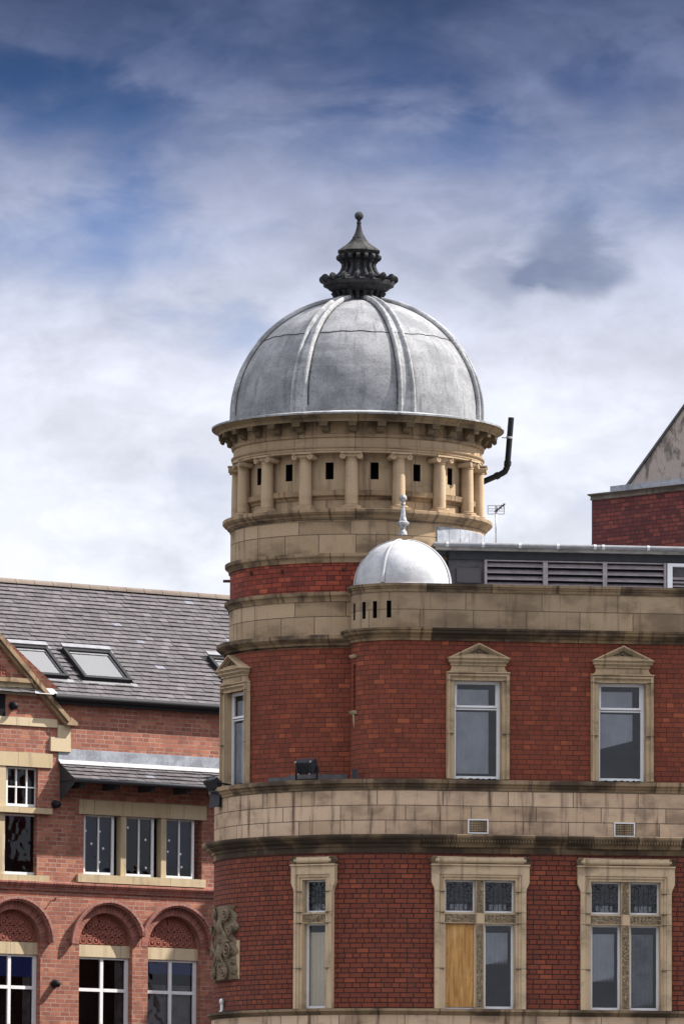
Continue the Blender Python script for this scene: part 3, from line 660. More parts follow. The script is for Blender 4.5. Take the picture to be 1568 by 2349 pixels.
def lower_window(mul, hw, name, board=False, curtain_reflections=('net', 'net')):
    """hw = half opening; ears and roll moulding above; mul = has a centre mullion"""
    zt, zl0, zl1, H = HL, 1.487, 1.672, 2.243
    jo, eo, ro = hw+.178, hw+.235, hw+.255
    if not mul: jo, eo, ro = hw+.145, hw+.198, hw+.208
    m_ = MB()
    for s in (-1, 1):
        for a, b, p in ((hw, hw+.05, .04), (hw+.05, hw+.095, .065), (hw+.095, jo, .085)):
            m_.box(min(s*a, s*b), max(s*a, s*b), -p, .02, .0, 2.04 if b == jo else H+(a-hw))
        m_.prism([(s*x, z) for x, z in ((jo-.03, 2.04), (jo, 2.04), (jo+.012, 2.10), (jo+.04, 2.155), (eo, 2.20), (eo, 2.49), (hw+.10, 2.49), (hw+.10, 2.04))][::s], -.086, .02)
        m_.box(min(s*hw, s*(hw-.015)), max(s*hw, s*(hw-.015)), .0, .26, .0, H)
    m_.box(-hw-.0502, hw+.0502, -.041, .02, H, H+.05); m_.box(-hw-.0952, hw+.0952, -.066, .02, H+.05, H+.095); m_.box(-hw-.101, hw+.101, -.0855, .02, H+.095, 2.49)
    m_.box(-eo-.012, eo+.012, -.115, .02, 2.49, 2.515)
    nmul = [(-.078, .078)] if mul else []
    for a, b in nmul: m_.box(a, b, .0, .2, .0, H)
    m_.box(-hw, hw, -.012, .2, zl0, zl1)
    for s in (-1, 1):
        for zz in (.70, 1.485, 1.675, 2.036): m_.box(min(s*(hw+.002), s*(jo-.002)), max(s*(hw+.002), s*(jo-.002)), -.0866, -.03, zz, zz+.007, mi=1)
    sur = m_.build('window', [M['trim_lo'], M['seam']], None)
    r_ = MB(); n = 12
    pts = [(-.03-.085*math.sin(math.pi*i/n), 2.583-.068*math.cos(math.pi*i/n)) for i in range(n+1)]
    for i in range(n): r_.face([(-eo+.06, pts[i][0], pts[i][1]), (eo-.06, pts[i][0], pts[i][1]), (eo-.06, pts[i+1][0], pts[i+1][1]), (-eo+.06, pts[i+1][0], pts[i+1][1])], smooth=True)
    r_.box(-eo+.05, eo-.05, -.03, .02, 2.515, 2.651)
    r_.build('roll_moulding', M['trim_lo'], sur)
    for s in (-1, 1):
        v_ = MB(); cx_ = s*(ro-.065)
        v_.cyl((cx_, -.10, 2.583), (cx_, .02, 2.583), .07, 20)
        v_.tube([(cx_+s*(.060-.045*t/30)*math.cos(R(t*24)), -.105, 2.583+(.060-.045*t/30)*math.sin(R(t*24))) for t in range(31)], .009, 5)
        v_.build('volute', M['ledge'], sur)
    c_ = MB()
    if mul:
        c_.box(-.058, .058, -.012, .0, zl1+.01, H-.01); c_.box(-.058, .058, -.012, .0, .04, zl0-.01)
        for s in (-1, 1): c_.box(min(s*.085, s*(hw-.01)), max(s*.085, s*(hw-.01)), -.024, -.012, zl0+.025, zl1-.025)
    else: c_.box(-hw+.01, hw-.01, -.024, -.012, zl0+.025, zl1-.025)
    c_.build('carved_strip', M['carved'], sur)
    lights = [(-hw+.015, -.078), (.078, hw-.015)] if mul else [(-hw+.015, hw-.015)]
    for i, (a, b) in enumerate(lights):
        y0, y1, t_ = .115, .16, .042
        for (z0, z1, low) in ((.0, zl0, True), (zl1, H, False)):
            if low and board and i == 0:
                q = MB(); q.box(a+.012, b-.012, .05, .068, .035, z1-.012)
                for zz in (.09, .5, .95, 1.40):
                    for xx in (a+.04, b-.04): q.box(xx-.007, xx+.007, .0475, .0505, zz-.007, zz+.007, mi=1)
                q.build('plywood_board', [M['ply'], M['dark']], sur)
                q = MB(); q.box(a, b, .07, .12, .0, .03); q.box(a, a+.012, .05, .12, .03, z1); q.box(b-.012, b, .05, .12, .03, z1); q.build('frame', M['white'], sur); continue
            f = MB(); tl = t_ if low else .03
            f.box(a, a+tl, y0, y1, z0+.01, z1); f.box(b-tl, b, y0, y1, z0+.01, z1); f.box(a+tl, b-tl, y0, y1, z0+.01, z0+.01+tl); f.box(a+tl, b-tl, y0, y1, z1-.03, z1)
            f.build('sash_frame', M['white'], sur)
            q = MB(); q.face([(a+tl, y0+.03, z0+.01+tl), (b-tl, y0+.03, z0+.01+tl), (b-tl, y0+.03, z1-.03), (a+tl, y0+.03, z1-.03)]); q.build('glass_pane', M['glass'], sur)
            if low:
                q = MB(); cz0 = {'net': .78, 'deep': .50, 'long': .06, 'cream': .05}[curtain_reflections[i]]; x0, x1 = (a+.02, b-.09)
                for k in range(16):
                    xa, xb = x0+(x1-x0)*k/16, x0+(x1-x0)*(k+1)/16; ya, yb = .185+.008*math.sin(k*2.1), .185+.008*math.sin((k+1)*2.1)
                    if curtain_reflections[i] == 'cream': xa, xb = a+.04+(b-a-.04)*k/16, a+.04+(b-a-.04)*(k+1)/16
                    q.face([(xa, ya, cz0), (xb, yb, cz0+(.0 if curtain_reflections[i] == 'cream' else .008*k)), (xb, yb, z1-.15), (xa, ya, z1-.15)])
                q.build('curtain_reflection', {'cream': M['creamreflect'], 'long': M['fold']}.get(curtain_reflections[i], M['net']), sur)  # sheets behind the panes stand in for reflections, cream for sunlit stone
            else:
                q = MB(); cx_ = (a+b)/2; ww = (b-a)/2-tl; hh = (z1-z0)/2-tl; zc_ = (z0+z1)/2
                for k in (-1, 0, 1): q.box(cx_+k*ww*.36-.004, cx_+k*ww*.36+.004, y0+.02, y0+.026, z0+tl+.02, z1-.12)
                for k in (-1, 0, 1): q.box(cx_-ww*.62, cx_+ww*.62, y0+.02, y0+.026, zc_+k*hh*.36-.004, zc_+k*hh*.36+.004)
                for s in (-1, 1):
                    for (px, pz, rr) in ((.78, .55, .075), (.80, .0, .06), (.55, -.70, .085), (.45, .80, .055), (.82, -.5, .05)):
                        q.tube([(cx_+s*(px*ww)+rr*math.cos(R(t))*(1-t/700), y0+.022, zc_+pz*hh+rr*math.sin(R(t))*(1-t/700)) for t in range(0, 450, 30)], .0065, 5)
                q.build('leaded_tracery', M['dkmetal'], sur)
                q = MB(); q.face([(cx_-ww*.62, .20, z0+.05), (cx_+ww*.62, .20, z0+.05), (cx_+ww*.62, .20, z0+.16), (cx_-ww*.62, .20, z0+.16)]); q.build('pale_glass_band', M['net'], sur)
    r_ = MB(); r_.face([(-hw, 1.0, 0), (hw, 1.0, 0), (hw, 1.0, H), (-hw, 1.0, H)])
    r_.face([(-hw, .2, 0), (-hw, 1, 0), (-hw, 1, H), (-hw, .2, H)]); r_.face([(hw, 1, 0), (hw, .2, 0), (hw, .2, H), (hw, 1, H)])
    r_.face([(-hw, .2, H), (-hw, 1, H), (hw, 1, H), (hw, .2, H)]); r_.face([(-hw, .2, .01), (hw, .2, .01), (hw, 1, .01), (-hw, 1, .01)])
    r_.build('room_behind', M['room'], sur)
    sur.parent = B; return sur
wC = lower_window(True, .625, 'C', board=True); place(wC, xC, YF, zlo); wC['label'] = 'two-light stone window with one light boarded in plywood'
wD = lower_window(True, .625, 'D', curtain_reflections=('deep', 'long')); place(wD, xD, YF, zlo)
wE = lower_window(False, .228, 'E', curtain_reflections=('cream',)); aE = sE/RB; place(wE, BX+(RB-.0)*math.sin(aE), BY-(RB-.0)*math.cos(aE), zlo, aE)

# carved cartouche on the rounded corner: real relief bent round the wall
def cartouche():
    m_ = MB(); a0 = math.asin((498-918)/425.)-ALPHA; a1 = math.asin((556-918)/425.)-ALPHA
    z1, z0 = zax(2086)-.02, zax(2254)-.02; nu, nv = 46, 96
    rnd = random.Random(3)
    sc = []
    for (cu, cv, r_, tn) in ((.30, .93, .10, 2), (.72, .90, .12, 2.2), (.85, .70, .09, 2), (.12, .72, .07, 2), (.80, .42, .15, 2.2), (.15, .40, .08, 2), (.5, .72, .14, 0), (.5, .36, .16, 0),
                        (.28, .09, .12, 2.4), (.60, .08, .10, 2), (.9, .12, .09, 2), (.1, .16, .07, 2), (.88, .25, .08, 2), (.5, .53, .06, 0), (.5, .20, .09, 1.5)): sc.append((cu, cv, r_, tn))
    H_ = z1-z0; W = (a1-a0)*RB
    def h(u, v):
        x, z = u*W, v*H_; hh = 0.0; edge = .42+.06*math.sin(v*19)+.05*math.sin(v*37+1)
        body = max(0, 1-abs(u-.5)/edge)**.4; hh = .07*body
        for cu, cv, r_, tn in sc:
            dx_, dz_ = x-cu*W, z-cv*H_; rr = math.hypot(dx_, dz_); Rr = r_*.9
            if rr < Rr:
                k = 1-rr/Rr; an = math.atan2(dz_, dx_)
                hh = max(hh, .05+.085*math.sqrt(k)*(0.75+.25*math.cos(an*1+tn*6*k)) ) if tn else max(hh, .09+.05*math.sqrt(k))
                if tn: hh -= .035*(0.5+.5*math.sin(an+rr/Rr*14))
        hh += .012*math.sin(x*70+z*23)*math.sin(z*55)
        return max(0.012, hh) if body > 0 or hh > .03 else .012
    Hh = [[h(i/nu, j/nv) for i in range(nu+1)] for j in range(nv+1)]
    def P(i, j, r=None):
        a = a0+(a1-a0)*i/nu; rr = RB+(Hh[j][i] if r is None else r); return (BX+rr*math.sin(a), BY-rr*math.cos(a), z0+H_*j/nv)
    def keep(i, j): return max(Hh[j][i], Hh[j][i+1], Hh[j+1][i], Hh[j+1][i+1]) > .0125
    for j in range(nv):
        for i in range(nu):
            if not keep(i, j): continue
            m_.face([P(i, j), P(i+1, j), P(i+1, j+1), P(i, j+1)], smooth=True)
            if i == 0 or not keep(i-1, j): m_.face([P(i, j, 0), P(i, j), P(i, j+1), P(i, j+1, 0)])
            if i == nu-1 or not keep(i+1, j): m_.face([P(i+1, j), P(i+1, j, 0), P(i+1, j+1, 0), P(i+1, j+1)])
            if j == 0 or not keep(i, j-1): m_.face([P(i, j, 0), P(i+1, j, 0), P(i+1, j), P(i, j)])
            if j == nv-1 or not keep(i, j+1): m_.face([P(i, j+1), P(i+1, j+1), P(i+1, j+1, 0), P(i, j+1, 0)])
    for (cu, cv, r_, tn, sg) in ((.32, .91, .11, 2, 1), (.74, .88, .12, 2, -1), (.80, .40, .16, 2, 1), (.22, .40, .10, 2, -1), (.30, .10, .12, 2, 1), (.70, .09, .12, 2, -1), (.85, .66, .09, 1.6, -1), (.18, .68, .08, 1.6, 1)):
        pts = []
        for k in range(30):
            an = sg*R(k*tn*13)+1.2; rr = r_*(1-k/34); x = cu*W+rr*math.cos(an); z = cv*H_+rr*math.sin(an); a = a0+x/RB; ro_ = RB+.10+.03*k/30
            pts.append((BX+ro_*math.sin(a), BY-ro_*math.cos(a), z0+z))
        m_.tube(pts, [.026-.0004*k for k in range(30)], 6)
    for sg in (-1, 1):
        pts = []
        for k in range(24):
            v = .16+.70*k/23; u = .5+sg*(.20+.09*math.sin(v*15)); a = a0+u*W/RB; ro_ = RB+.10
            pts.append((BX+ro_*math.sin(a), BY-ro_*math.cos(a), z0+v*H_))
        m_.tube(pts, .024, 6)
    m_.build('carved_cartouche', M['panelstone'], B)
    b = MB(); zz = z0+H_*.52; ab = a1
    b.revolve([(RB+.004, z0), (RB+.012, z0), (RB+.012, zz), (RB+.004, zz)], BX, BY, math.degrees(a1)-4, math.degrees(a1)+.6, 3, smooth=False)
    b.build('cartouche_backing', M['trim'], B)
cartouche()

# ------------------------------------------------------------------ the tower
def rpx(p): return p*PX
r_dr = rpx(292.5)
z_sill = Z['sill_t']
zc_b, zc_t = zfr(1489, rpx(312)), zfr(1455, rpx(323))
# brick storey
mb = MB(); P = Pround(RU); n = 96; ss = [RU*R(-180+360*i/n) for i in range(n+1)]
sF0 = RU*aF
wall_grid(mb, P, ss, [z_sill-.1, zc_b+.03], [(sF0-.435, sF0+.435, wFz, wFz+HU)], .2)
mb.build('tower_brick_wall', M['brick'], B)
def ring(name, prof, mat, a0=-180, a1=180, n=120, cx=0, cy=0):
    m_ = MB(); m_.revolve(prof, cx, cy, a0, a1, n); return m_.build(name, mat, B)
def ringprof(r, z0, z1, out, shape):      # shape list of (fraction out, fraction up)
    return [(r+o*out, z0+(z1-z0)*h) for o, h in shape]
shpA = [(0, 0), (.12, 0), (.15, .22), (.42, .30), (.48, .45), (.78, .55), (.92, .66), (1, .72), (1, .97), (.97, 1.0), (0, 1.04)]
shpB = [(0, 0), (.3, .02), (.35, .25), (.55, .42), (.62, .5), (.95, .62), (1, .72), (1, 1.0), (0, 1.03)]
ring('tower_middle_cornice', ringprof(rpx(294), zc_b, zc_t, rpx(29), shpA), M['cornice'])
z3b, z3t = zfr(1379, rpx(298)), zfr(1357, rpx(305))
m_ = MB(); m_.revolve([(rpx(294), zc_t-.01), (rpx(294), z3b+.01)], n=120); o = m_.build('tower_ashlar', M['drum'], B)
for l in o.data.uv_layers[0].data: l.uv[1] -= zc_t
ring('tower_string_course', ringprof(rpx(293), z3b, z3t, rpx(12.5), shpB), M['ledge'])
z2b, z2t = zfr(1290, rpx(298)), zfr(1268, rpx(305))
ring('tower_brick_ring', [(rpx(293), z3t-.01), (rpx(293), z2b+.01)], M['brick_ring'])
ring('tower_string_course', ringprof(rpx(292.5), z2b, z2t, rpx(12.5), shpB), M['ledge'])
z1b, z1t = zfr(1194, rpx(296)), zfr(1165.5, rpx(311))
m_ = MB(); m_.revolve([(rpx(292.5), z2t-.01), (rpx(292.5), z1b+.01)], n=120); o = m_.build('tower_ashlar', M['drum'], B)
for l in o.data.uv_layers[0].data: l.uv[1] -= z2t
ring('colonnade_ledge', ringprof(rpx(292), z1b, z1t, rpx(19), shpA)[:-1]+[(rpx(250), z1t+.02)], M['ledge'])
# colonnade wall with slots
r_w = rpx(262)
zcb = z1t; zct = zfr(1050.9, rpx(291)); z_arch0 = zfr(1036.5, rpx(293)); z_sl1 = zfr(1060.3, r_w); z_sl0 = zfr(1099, r_w)
ang0 = -3.0-math.degrees(ALPHA)
hs = []
for k in range(16):
    a = R(ang0+11.25+22.5*k); a = (a+math.pi) % (2*math.pi)-math.pi; hs.append((a*r_w-.073, a*r_w+.073, z_sl0, z_sl1))
mb = MB(); wall_grid(mb, Pround(r_w), [r_w*R(-180+360*i/96) for i in range(97)], [zcb-.02, z_arch0+.02], hs, .35, back=True, mi_rev=1)  # slot sides coloured near black in place of their inner shade
o = mb.build('colonnade_wall', [M['drum_plain'], M['dark']], B)
for k in range(16):                                     # sill moulding between columns
    a = ang0+22.5*k
    zz = zfr(1130, rpx(272)); prof = [(r_w, zz-.11), (r_w+.02, zz-.11), (r_w+.03, zz-.075), (r_w+.085, zz-.04), (r_w+.095, zz+.03), (r_w+.10, zz+.05), (r_w, zz+.055)]
    m_ = MB(); m_.revolve(prof, 0, 0, a+2.2, a+20.3, 8)
    for q, rv in ((a+2.2, True), (a+20.3, False)):
        pol = [(r*math.sin(R(q)), -r*math.cos(R(q)), z) for r, z in prof]; m_.face(pol[::-1] if rv else pol)
    m_.build('window_sill', M['ledge'], B)
def column():
    hz = z_arch0-zcb; sh0 = .10; m_ = MB(); rs = .117
    zs_top = zfr(1050.9, rpx(291))-zcb
    prof = [(rs, sh0)]+[(rs*(1+.0-.10*(t**1.8)), sh0+(zs_top-sh0-.03)*t) for t in (.2, .4, .6, .8, .95)]+[(rs*.90, zs_top-.03), (rs*.98, zs_top-.028), (rs*1.0, zs_top-.012), (rs*.93, zs_top)]
    m_.revolve(prof, n=28); sh = m_.build('column', M['col'], B)
    b = MB(); b.box(-.175, .175, -.165, .12, 0, .05); b.revolve([(.165, .05), (.17, .062), (.165, .078), (.135, .082), (.135, .09), (.145, .095), (.12, .104)], n=28); b.build('column_base', M['col'], sh)
    c = MB(); top = hz; zc_ = zs_top
    c.revolve([(.105, zc_), (.14, zc_+.03), (.14, zc_+.04)], n=24)
    c.box(-.185, .185, -.175, .12, top-.022, top+.004); c.box(-.13, .13, -.135, .12, zc_+.035, top-.022)
    for s in (-1, 1):
        cx_ = s*.150; cz_ = top-.075
        c.cyl((cx_, -.140, cz_), (cx_, .11, cz_), .052, 16)
        c.tube([(cx_+s*(.050-.042*t/26)*math.cos(R(90-t*28)), -.150, cz_+(.050-.042*t/26)*math.sin(R(90-t*28))) for t in range(27)], .011, 5)
    for k in range(3): c.sphere((-.045+.045*k, -.135, top-.065), .017, 8, 6)
    c.tube([(-.12, -.134, top-.03), (0, -.142, top-.040), (.12, -.134, top-.03)], .011, 6)
    c.build('capital', M['col'], sh); return sh
col = column(); rc = rpx(277)
for k in range(16):
    a = R(ang0+22.5*k); x_, y_ = rc*math.sin(a), -rc*math.cos(a)
    if k == 0: place(col, x_, y_, zcb, a)
    else: dup_part(col, B, x_, y_, zcb, a)
# architrave + frieze
zfz = zfr(1001.8, rpx(290)); za1 = zfr(1022, rpx(291))
ra = rpx(287)
ring('architrave', [(r_w-.01, z_arch0), (ra, z_arch0), (ra, z_arch0+.035), (ra+.012, z_arch0+.04), (ra+.012, z_arch0+.075), (ra+.025, z_arch0+.08), (ra+.04, za1-.02), (ra+.045, za1), (ra+.0, za1+.015), (ra, zfz+.03)], M['drum_plain'])
# main cornice: bed, corona with cyma, lead edge
zl_t = zfr(943.3, rpx(337.5)); zl_b = zfr(966.7, rpx(322)); rl = rpx(337.5)
zbed = zl_b+.03
ring('cornice_bed', [(ra, zfz-.01), (ra+.03, zfz), (ra+.045, zfz+.05), (ra+.02, zfz+.06), (ra+.02, zbed)], M['ledge'])
M['bed'] = stone_mat('shade_blackened_soffit_stone', (0.035, 0.026, 0.017), (0.10, 0.072, 0.043), 1.05, 3, 0.006, 0.8, 0.6, lo=0.42)  # soffit coloured near black to deepen the shade under the cornice
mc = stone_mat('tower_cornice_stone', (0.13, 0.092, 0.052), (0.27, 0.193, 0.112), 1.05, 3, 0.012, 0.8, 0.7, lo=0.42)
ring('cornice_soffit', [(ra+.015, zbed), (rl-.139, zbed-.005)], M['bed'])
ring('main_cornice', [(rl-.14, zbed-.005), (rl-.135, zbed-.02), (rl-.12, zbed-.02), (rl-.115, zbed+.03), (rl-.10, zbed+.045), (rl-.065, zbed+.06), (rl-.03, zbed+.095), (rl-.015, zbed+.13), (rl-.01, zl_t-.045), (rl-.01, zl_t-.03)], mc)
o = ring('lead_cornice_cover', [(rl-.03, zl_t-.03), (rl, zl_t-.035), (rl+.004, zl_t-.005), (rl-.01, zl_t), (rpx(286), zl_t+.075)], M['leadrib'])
M['bed2'] = stone_mat('weathered_shaded_bracket_stone', (0.09, 0.063, 0.037), (0.23, 0.165, 0.096), 1.05, 3, 0.006, 0.8, 0.6, lo=0.44)  # weathered stone, coloured darker for the shade under the cornice
def modillion():
    m_ = MB(); L = (rl-.14)-(ra+.0); zt = zbed; h = .165; w2 = .078
    m_.box(-w2, w2, -L*.97, .0, zt-.055, zt-.0)
    pol = [(0, 0), (0, -h), (-.03, -h-.02), (-.07, -h), (-.11, -h*.62), (-L*.72, -.055), (-L*.72, 0)]
    for s in (-1,): pass
    n_ = len(pol)
    m_.face([(-w2*.8, y, zt+z) for y, z in pol]); m_.face([(w2*.8, y, zt+z) for y, z in reversed(pol)])
    for i in range(n_):
        a, b = pol[i], pol[(i+1) % n_]
        m_.face([(-w2*.8, b[0], zt+b[1]), (-w2*.8, a[0], zt+a[1]), (w2*.8, a[0], zt+a[1]), (w2*.8, b[0], zt+b[1])])
    m_.cyl((-w2*.9, -L*.84, zt-.072), (w2*.9, -L*.84, zt-.072), .032, 12)
    for q in (-.5, 0, .5): m_.cyl((q*w2*1.2-.008, -L*.84, zt-.072), (q*w2*1.2+.008, -L*.84, zt-.072), .037, 12)
    m_.cyl((-w2*.9, -.035, zt-h), (w2*.9, -.035, zt-h), .026, 10)
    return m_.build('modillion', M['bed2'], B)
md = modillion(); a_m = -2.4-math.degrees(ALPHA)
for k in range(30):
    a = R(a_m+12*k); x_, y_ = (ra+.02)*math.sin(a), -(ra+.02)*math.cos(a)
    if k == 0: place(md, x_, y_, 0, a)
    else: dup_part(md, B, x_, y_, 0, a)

# dome
zd0 = zax(964.3)+.02; ad, bd = rpx(288), rpx(277)
def dome_r(t): return ad*math.cos(t), zd0+bd*math.sin(t)
tmax = math.acos(.145)
prof = [(ad, zl_t+.02)]+[dome_r(tmax*i/48) for i in range(49)]
m_ = MB(); m_.revolve(prof, n=144); D = m_.build('dome', M['lead'], B)
ribs = [-81, -27.8, 22.4, 74.5, 126, 177, 228]
t_seam = math.asin((zax(795)-zax(964.3))/bd)
def rib(angd):
    a0 = angd-math.degrees(ALPHA); m_ = MB()
    def cross(t):      # rib gets narrower to the top: list of (lateral, out)
        w_ = .168*(1-.45*(t/tmax)) if t/tmax < 1 else .09
        r_ = .040
        L = [(-w_, -.01)]
        for c_, q in ((-w_+r_, -1), (w_-r_, 1)):
            for k in range(7): an = math.pi-math.pi*k/6; L.append((c_+r_*math.cos(an), .014+.056*math.sin(an)))
        L.append((w_, -.01)); return L
    N = 44; last = None; lastL = 0
    for i in range(N+1):
        t = tmax*1.0*i/N; r0, z0 = dome_r(t); nx, nz = math.cos(t)/ad, math.sin(t)/bd; q = math.hypot(nx, nz); nx, nz = nx/q, nz/q
        if i == 0: z0 = zl_t+.06
        a = R(a0); er = Vector((math.sin(a), -math.cos(a), 0)); et = Vector((math.cos(a), math.sin(a), 0))
        step = .012 if t > t_seam else 0
        ringp = [er*(r0+nx*(o+step))+et*l+Vector((0, 0, z0+nz*(o+step))) for l, o in cross(t)]
        if last:
            for k in range(len(ringp)-1):
                m_.face([last[k], last[k+1], ringp[k+1], ringp[k]], [(k*.05, i*.08), ((k+1)*.05, i*.08), ((k+1)*.05, (i+1)*.08), (k*.05, (i+1)*.08)], smooth=True)
        last = ringp
    m_.build('dome_rib', M['leadrib'], D)
    for sg in (-1, 1):
        e_ = MB(); pts = []
        for i in range(N+1):
            t = tmax*i/N; r0, z0 = dome_r(t); w_ = .168*(1-.45*(t/tmax))+.008; a = R(a0); er = Vector((math.sin(a), -math.cos(a), 0)); et = Vector((math.cos(a), math.sin(a), 0))
            rr = math.sqrt(max(r0*r0-w_*w_, 0)); pts.append(er*rr+et*(sg*w_)+Vector((0, 0, z0)))
        e_.tube(pts, .017, 5); e_.build('rib_seam', M['seam'], D)
    j_ = MB(); r0, z0 = dome_r(t_seam); a = R(a0); er = Vector((math.sin(a), -math.cos(a), 0)); et = Vector((math.cos(a), math.sin(a), 0))
    w_ = .168*(1-.45*t_seam/tmax)
    j_.tube([er*(r0*1+o*.75)+et*l+Vector((0, 0, z0+o*.6-.008)) for l, o in ((-w_, .02), (-w_+.03, .075), (-w_+.07, .03), (0, .022), (w_-.07, .03), (w_-.03, .075), (w_, .02))], .007, 5); j_.build('rib_lap', M['seam'], D)
for a in ribs: rib(a)
# horizontal lap seam between ribs
rnd = random.Random(5)
for i, a in enumerate(ribs):
    b = ribs[(i+1) % 7]+(360 if i == 6 else 0); r0, z0 = dome_r(t_seam); m_ = MB(); pts = []
    for k in range(25):
        q = a+4+(b-a-8)*k/24; t = t_seam+.004*math.sin(k*.9+i)+.003*rnd.random()+.012*math.sin(math.pi*k/24); r_, z_ = dome_r(t); q = R(q-math.degrees(ALPHA))
        pts.append(((r_+.004)*math.sin(q), -(r_+.004)*math.cos(q), z_))
    m_.tube(pts, .0085, 6); m_.build('lap_seam', M['finialcap'], D)

# lantern on top
def zq(y): return zax((y/6.533+510)*.9175)
def hq(h): return h*.1404*PX
zb_ = dome_r(tmax)[1]
m_ = MB()
oct_ = dict(n=8, smooth=False, a0=-22.5-math.degrees(ALPHA), a1=337.5-math.degrees(ALPHA))
m_.revolve([(hq(470), zq(1690)-.02), (hq(430), zq(1640)), (hq(330), zq(1560)), (hq(310), zq(1480)), (hq(400), zq(1460)), (hq(470), zq(1420)), (hq(500), zq(1400)), (hq(520), zq(1380)), (hq(585), zq(1350)), (hq(600), zq(1300)), (hq(600), zq(1285)), (hq(380), zq(1240)), (hq(300), zq(1200)), (hq(240), zq(1080)), (hq(215), zq(930)), (hq(240), zq(860)), (hq(300), zq(850))], n=16, smooth=False, a0=-11.25-math.degrees(ALPHA), a1=348.75-math.degrees(ALPHA))
LN = m_.build('lantern', M['finial'], B)
m_ = MB(); m_.revolve([(hq(300), zq(852)), (hq(320), zq(840)), (hq(355), zq(800)), (hq(372), zq(790)), (hq(374), zq(778)), (hq(268), zq(705)), (hq(215), zq(670)), (hq(170), zq(630)), (hq(108), zq(560))], **oct_); m_.build('lantern_cap', M['finialcap'], LN)
m_ = MB(); m_.revolve([(hq(112), zq(565)), (hq(108), zq(548)), (hq(78), zq(500)), (hq(55), zq(440)), (hq(42), zq(380)), (hq(34), zq(330)), (hq(40), zq(322)), (hq(40), zq(310)), (hq(32), zq(290)), (hq(32), zq(255))], n=20)
m_.sphere((0, 0, zq(195)), hq(70), 20, 14)
for k in range(12):
    a = R(30*k); m_.tube([(hq(69)*math.sin(R(t))*math.cos(a), hq(69)*math.sin(R(t))*math.sin(a), zq(195)+hq(69)*math.cos(R(t))) for t in range(0, 181, 30)], hq(6), 4, False)
m_.build('spire_ball', M['finial'], LN)
def P3(r, z, a, lat=0): return (r*math.sin(a)+lat*math.cos(a), -r*math.cos(a)+lat*math.sin(a), z)
for k in range(16):
    a = R(-2+22.5*k)-ALPHA
    m_ = MB(); m_.cyl(P3(hq(325), zq(885), a, -hq(28)), P3(hq(325), zq(885), a, hq(28)), hq(50), 14)
    pth = [P3(hq(r), zq(z), a) for r, z in ((300, 930), (262, 980), (262, 1040), (290, 1110), (340, 1170), (420, 1225), (500, 1235), (550, 1225))]
    m_.tube(pth, [hq(30), hq(26), hq(26), hq(28), hq(32), hq(30), hq(28), hq(26)], 8)
    m_.build('upper_scroll', M['finial'], LN)
    m_ = MB(); zc_ = zq(1235); sp = [P3(hq(585)+(hq(62)*(1-t/40))*math.cos(R(-110+t*26)), zc_+(hq(62)*(1-t/40))*math.sin(R(-110+t*26)), a) for t in range(26)]
    m_.cyl(P3(hq(585), zc_, a, -hq(34)), P3(hq(585), zc_, a, hq(34)), hq(50), 14)
    m_.cyl(P3(hq(585), zc_, a, -hq(40)), P3(hq(585), zc_, a, hq(40)), hq(20), 10)
    m_.tube(sp, hq(16), 6); m_.build('rim_scroll', M['finial'], LN)
for a_ in ribs+[-54.4, -2.7, 48.5, 100, 152, 203, 254]:
    a = R(a_)-ALPHA; m_ = MB(); big = a_ in ribs
    pth = [P3(hq(r), zq(z), a) for r, z in ((430, 1455), (395, 1500), (380, 1550), (400, 1600), (450, 1660), (500, 1700))]
    for l in ((-60, 60) if big else (0,)):
        m_.tube([(p[0]+hq(l)*math.cos(a), p[1]+hq(l)*math.sin(a), p[2]) for p in pth], hq(32), 8)
    if big:
        for i in range(len(pth)-1):
            A, Bp = pth[i], pth[i+1]; L = hq(60)
            m_.face([(A[0]-L*math.cos(a), A[1]-L*math.sin(a), A[2]), (Bp[0]-L*math.cos(a), Bp[1]-L*math.sin(a), Bp[2]), (Bp[0]+L*math.cos(a), Bp[1]+L*math.sin(a), Bp[2]), (A[0]+L*math.cos(a), A[1]+L*math.sin(a), A[2])], smooth=True)
    m_.build('console', M['finial'], LN)

# small turret dome
ztd = Z['cop_t']-.02; rtd = 109*PX*.985
m_ = MB(); m_.revolve([(rtd+.01, ztd-.02), (rtd, ztd+.04)]+[(rtd*math.cos(R(t)), ztd+.04+rtd*.98*math.sin(R(t))) for t in range(2, 90, 3)]+[(.001, ztd+.04+rtd*.98)], TX, TY, n=72)
TD = m_.build('turret_dome', M['leadwhite'], B)
for a_ in (-25, 78, 170, 262):
    a = R(a_)-ALPHA; m_ = MB(); pts = [(TX+(rtd+.006)*math.cos(R(t))*math.sin(a), TY-(rtd+.006)*math.cos(R(t))*math.cos(a), ztd+.04+(rtd*.98+.006)*math.sin(R(t))) for t in range(0, 90, 5)]
    m_.tube(pts, [.036-.001*i for i in range(len(pts))], 8); m_.build('turret_rib', M['leadwhite'], TD)
    for sg in (-1, 1):
        m_ = MB(); m_.tube([(p[0]+sg*(.036-.0009*i)*math.cos(a), p[1]+sg*(.036-.0009*i)*math.sin(a), p[2]) for i, p in enumerate(pts)], .008, 5); m_.build('turret_seam', M['gutter'], TD)
m_ = MB(); m_.revolve([(rtd+.02, ztd-.03), (rtd+.045, ztd-.025), (rtd+.045, ztd+.01), (rtd-.005, ztd+.03)], TX, TY, n=72); m_.build('base_flashing', M['leadwhite'], TD)
def zt2(y): return WF.at(922, (y/1.96+1000)*.9175, -2.4)[1]
hs2 = .468*PXF
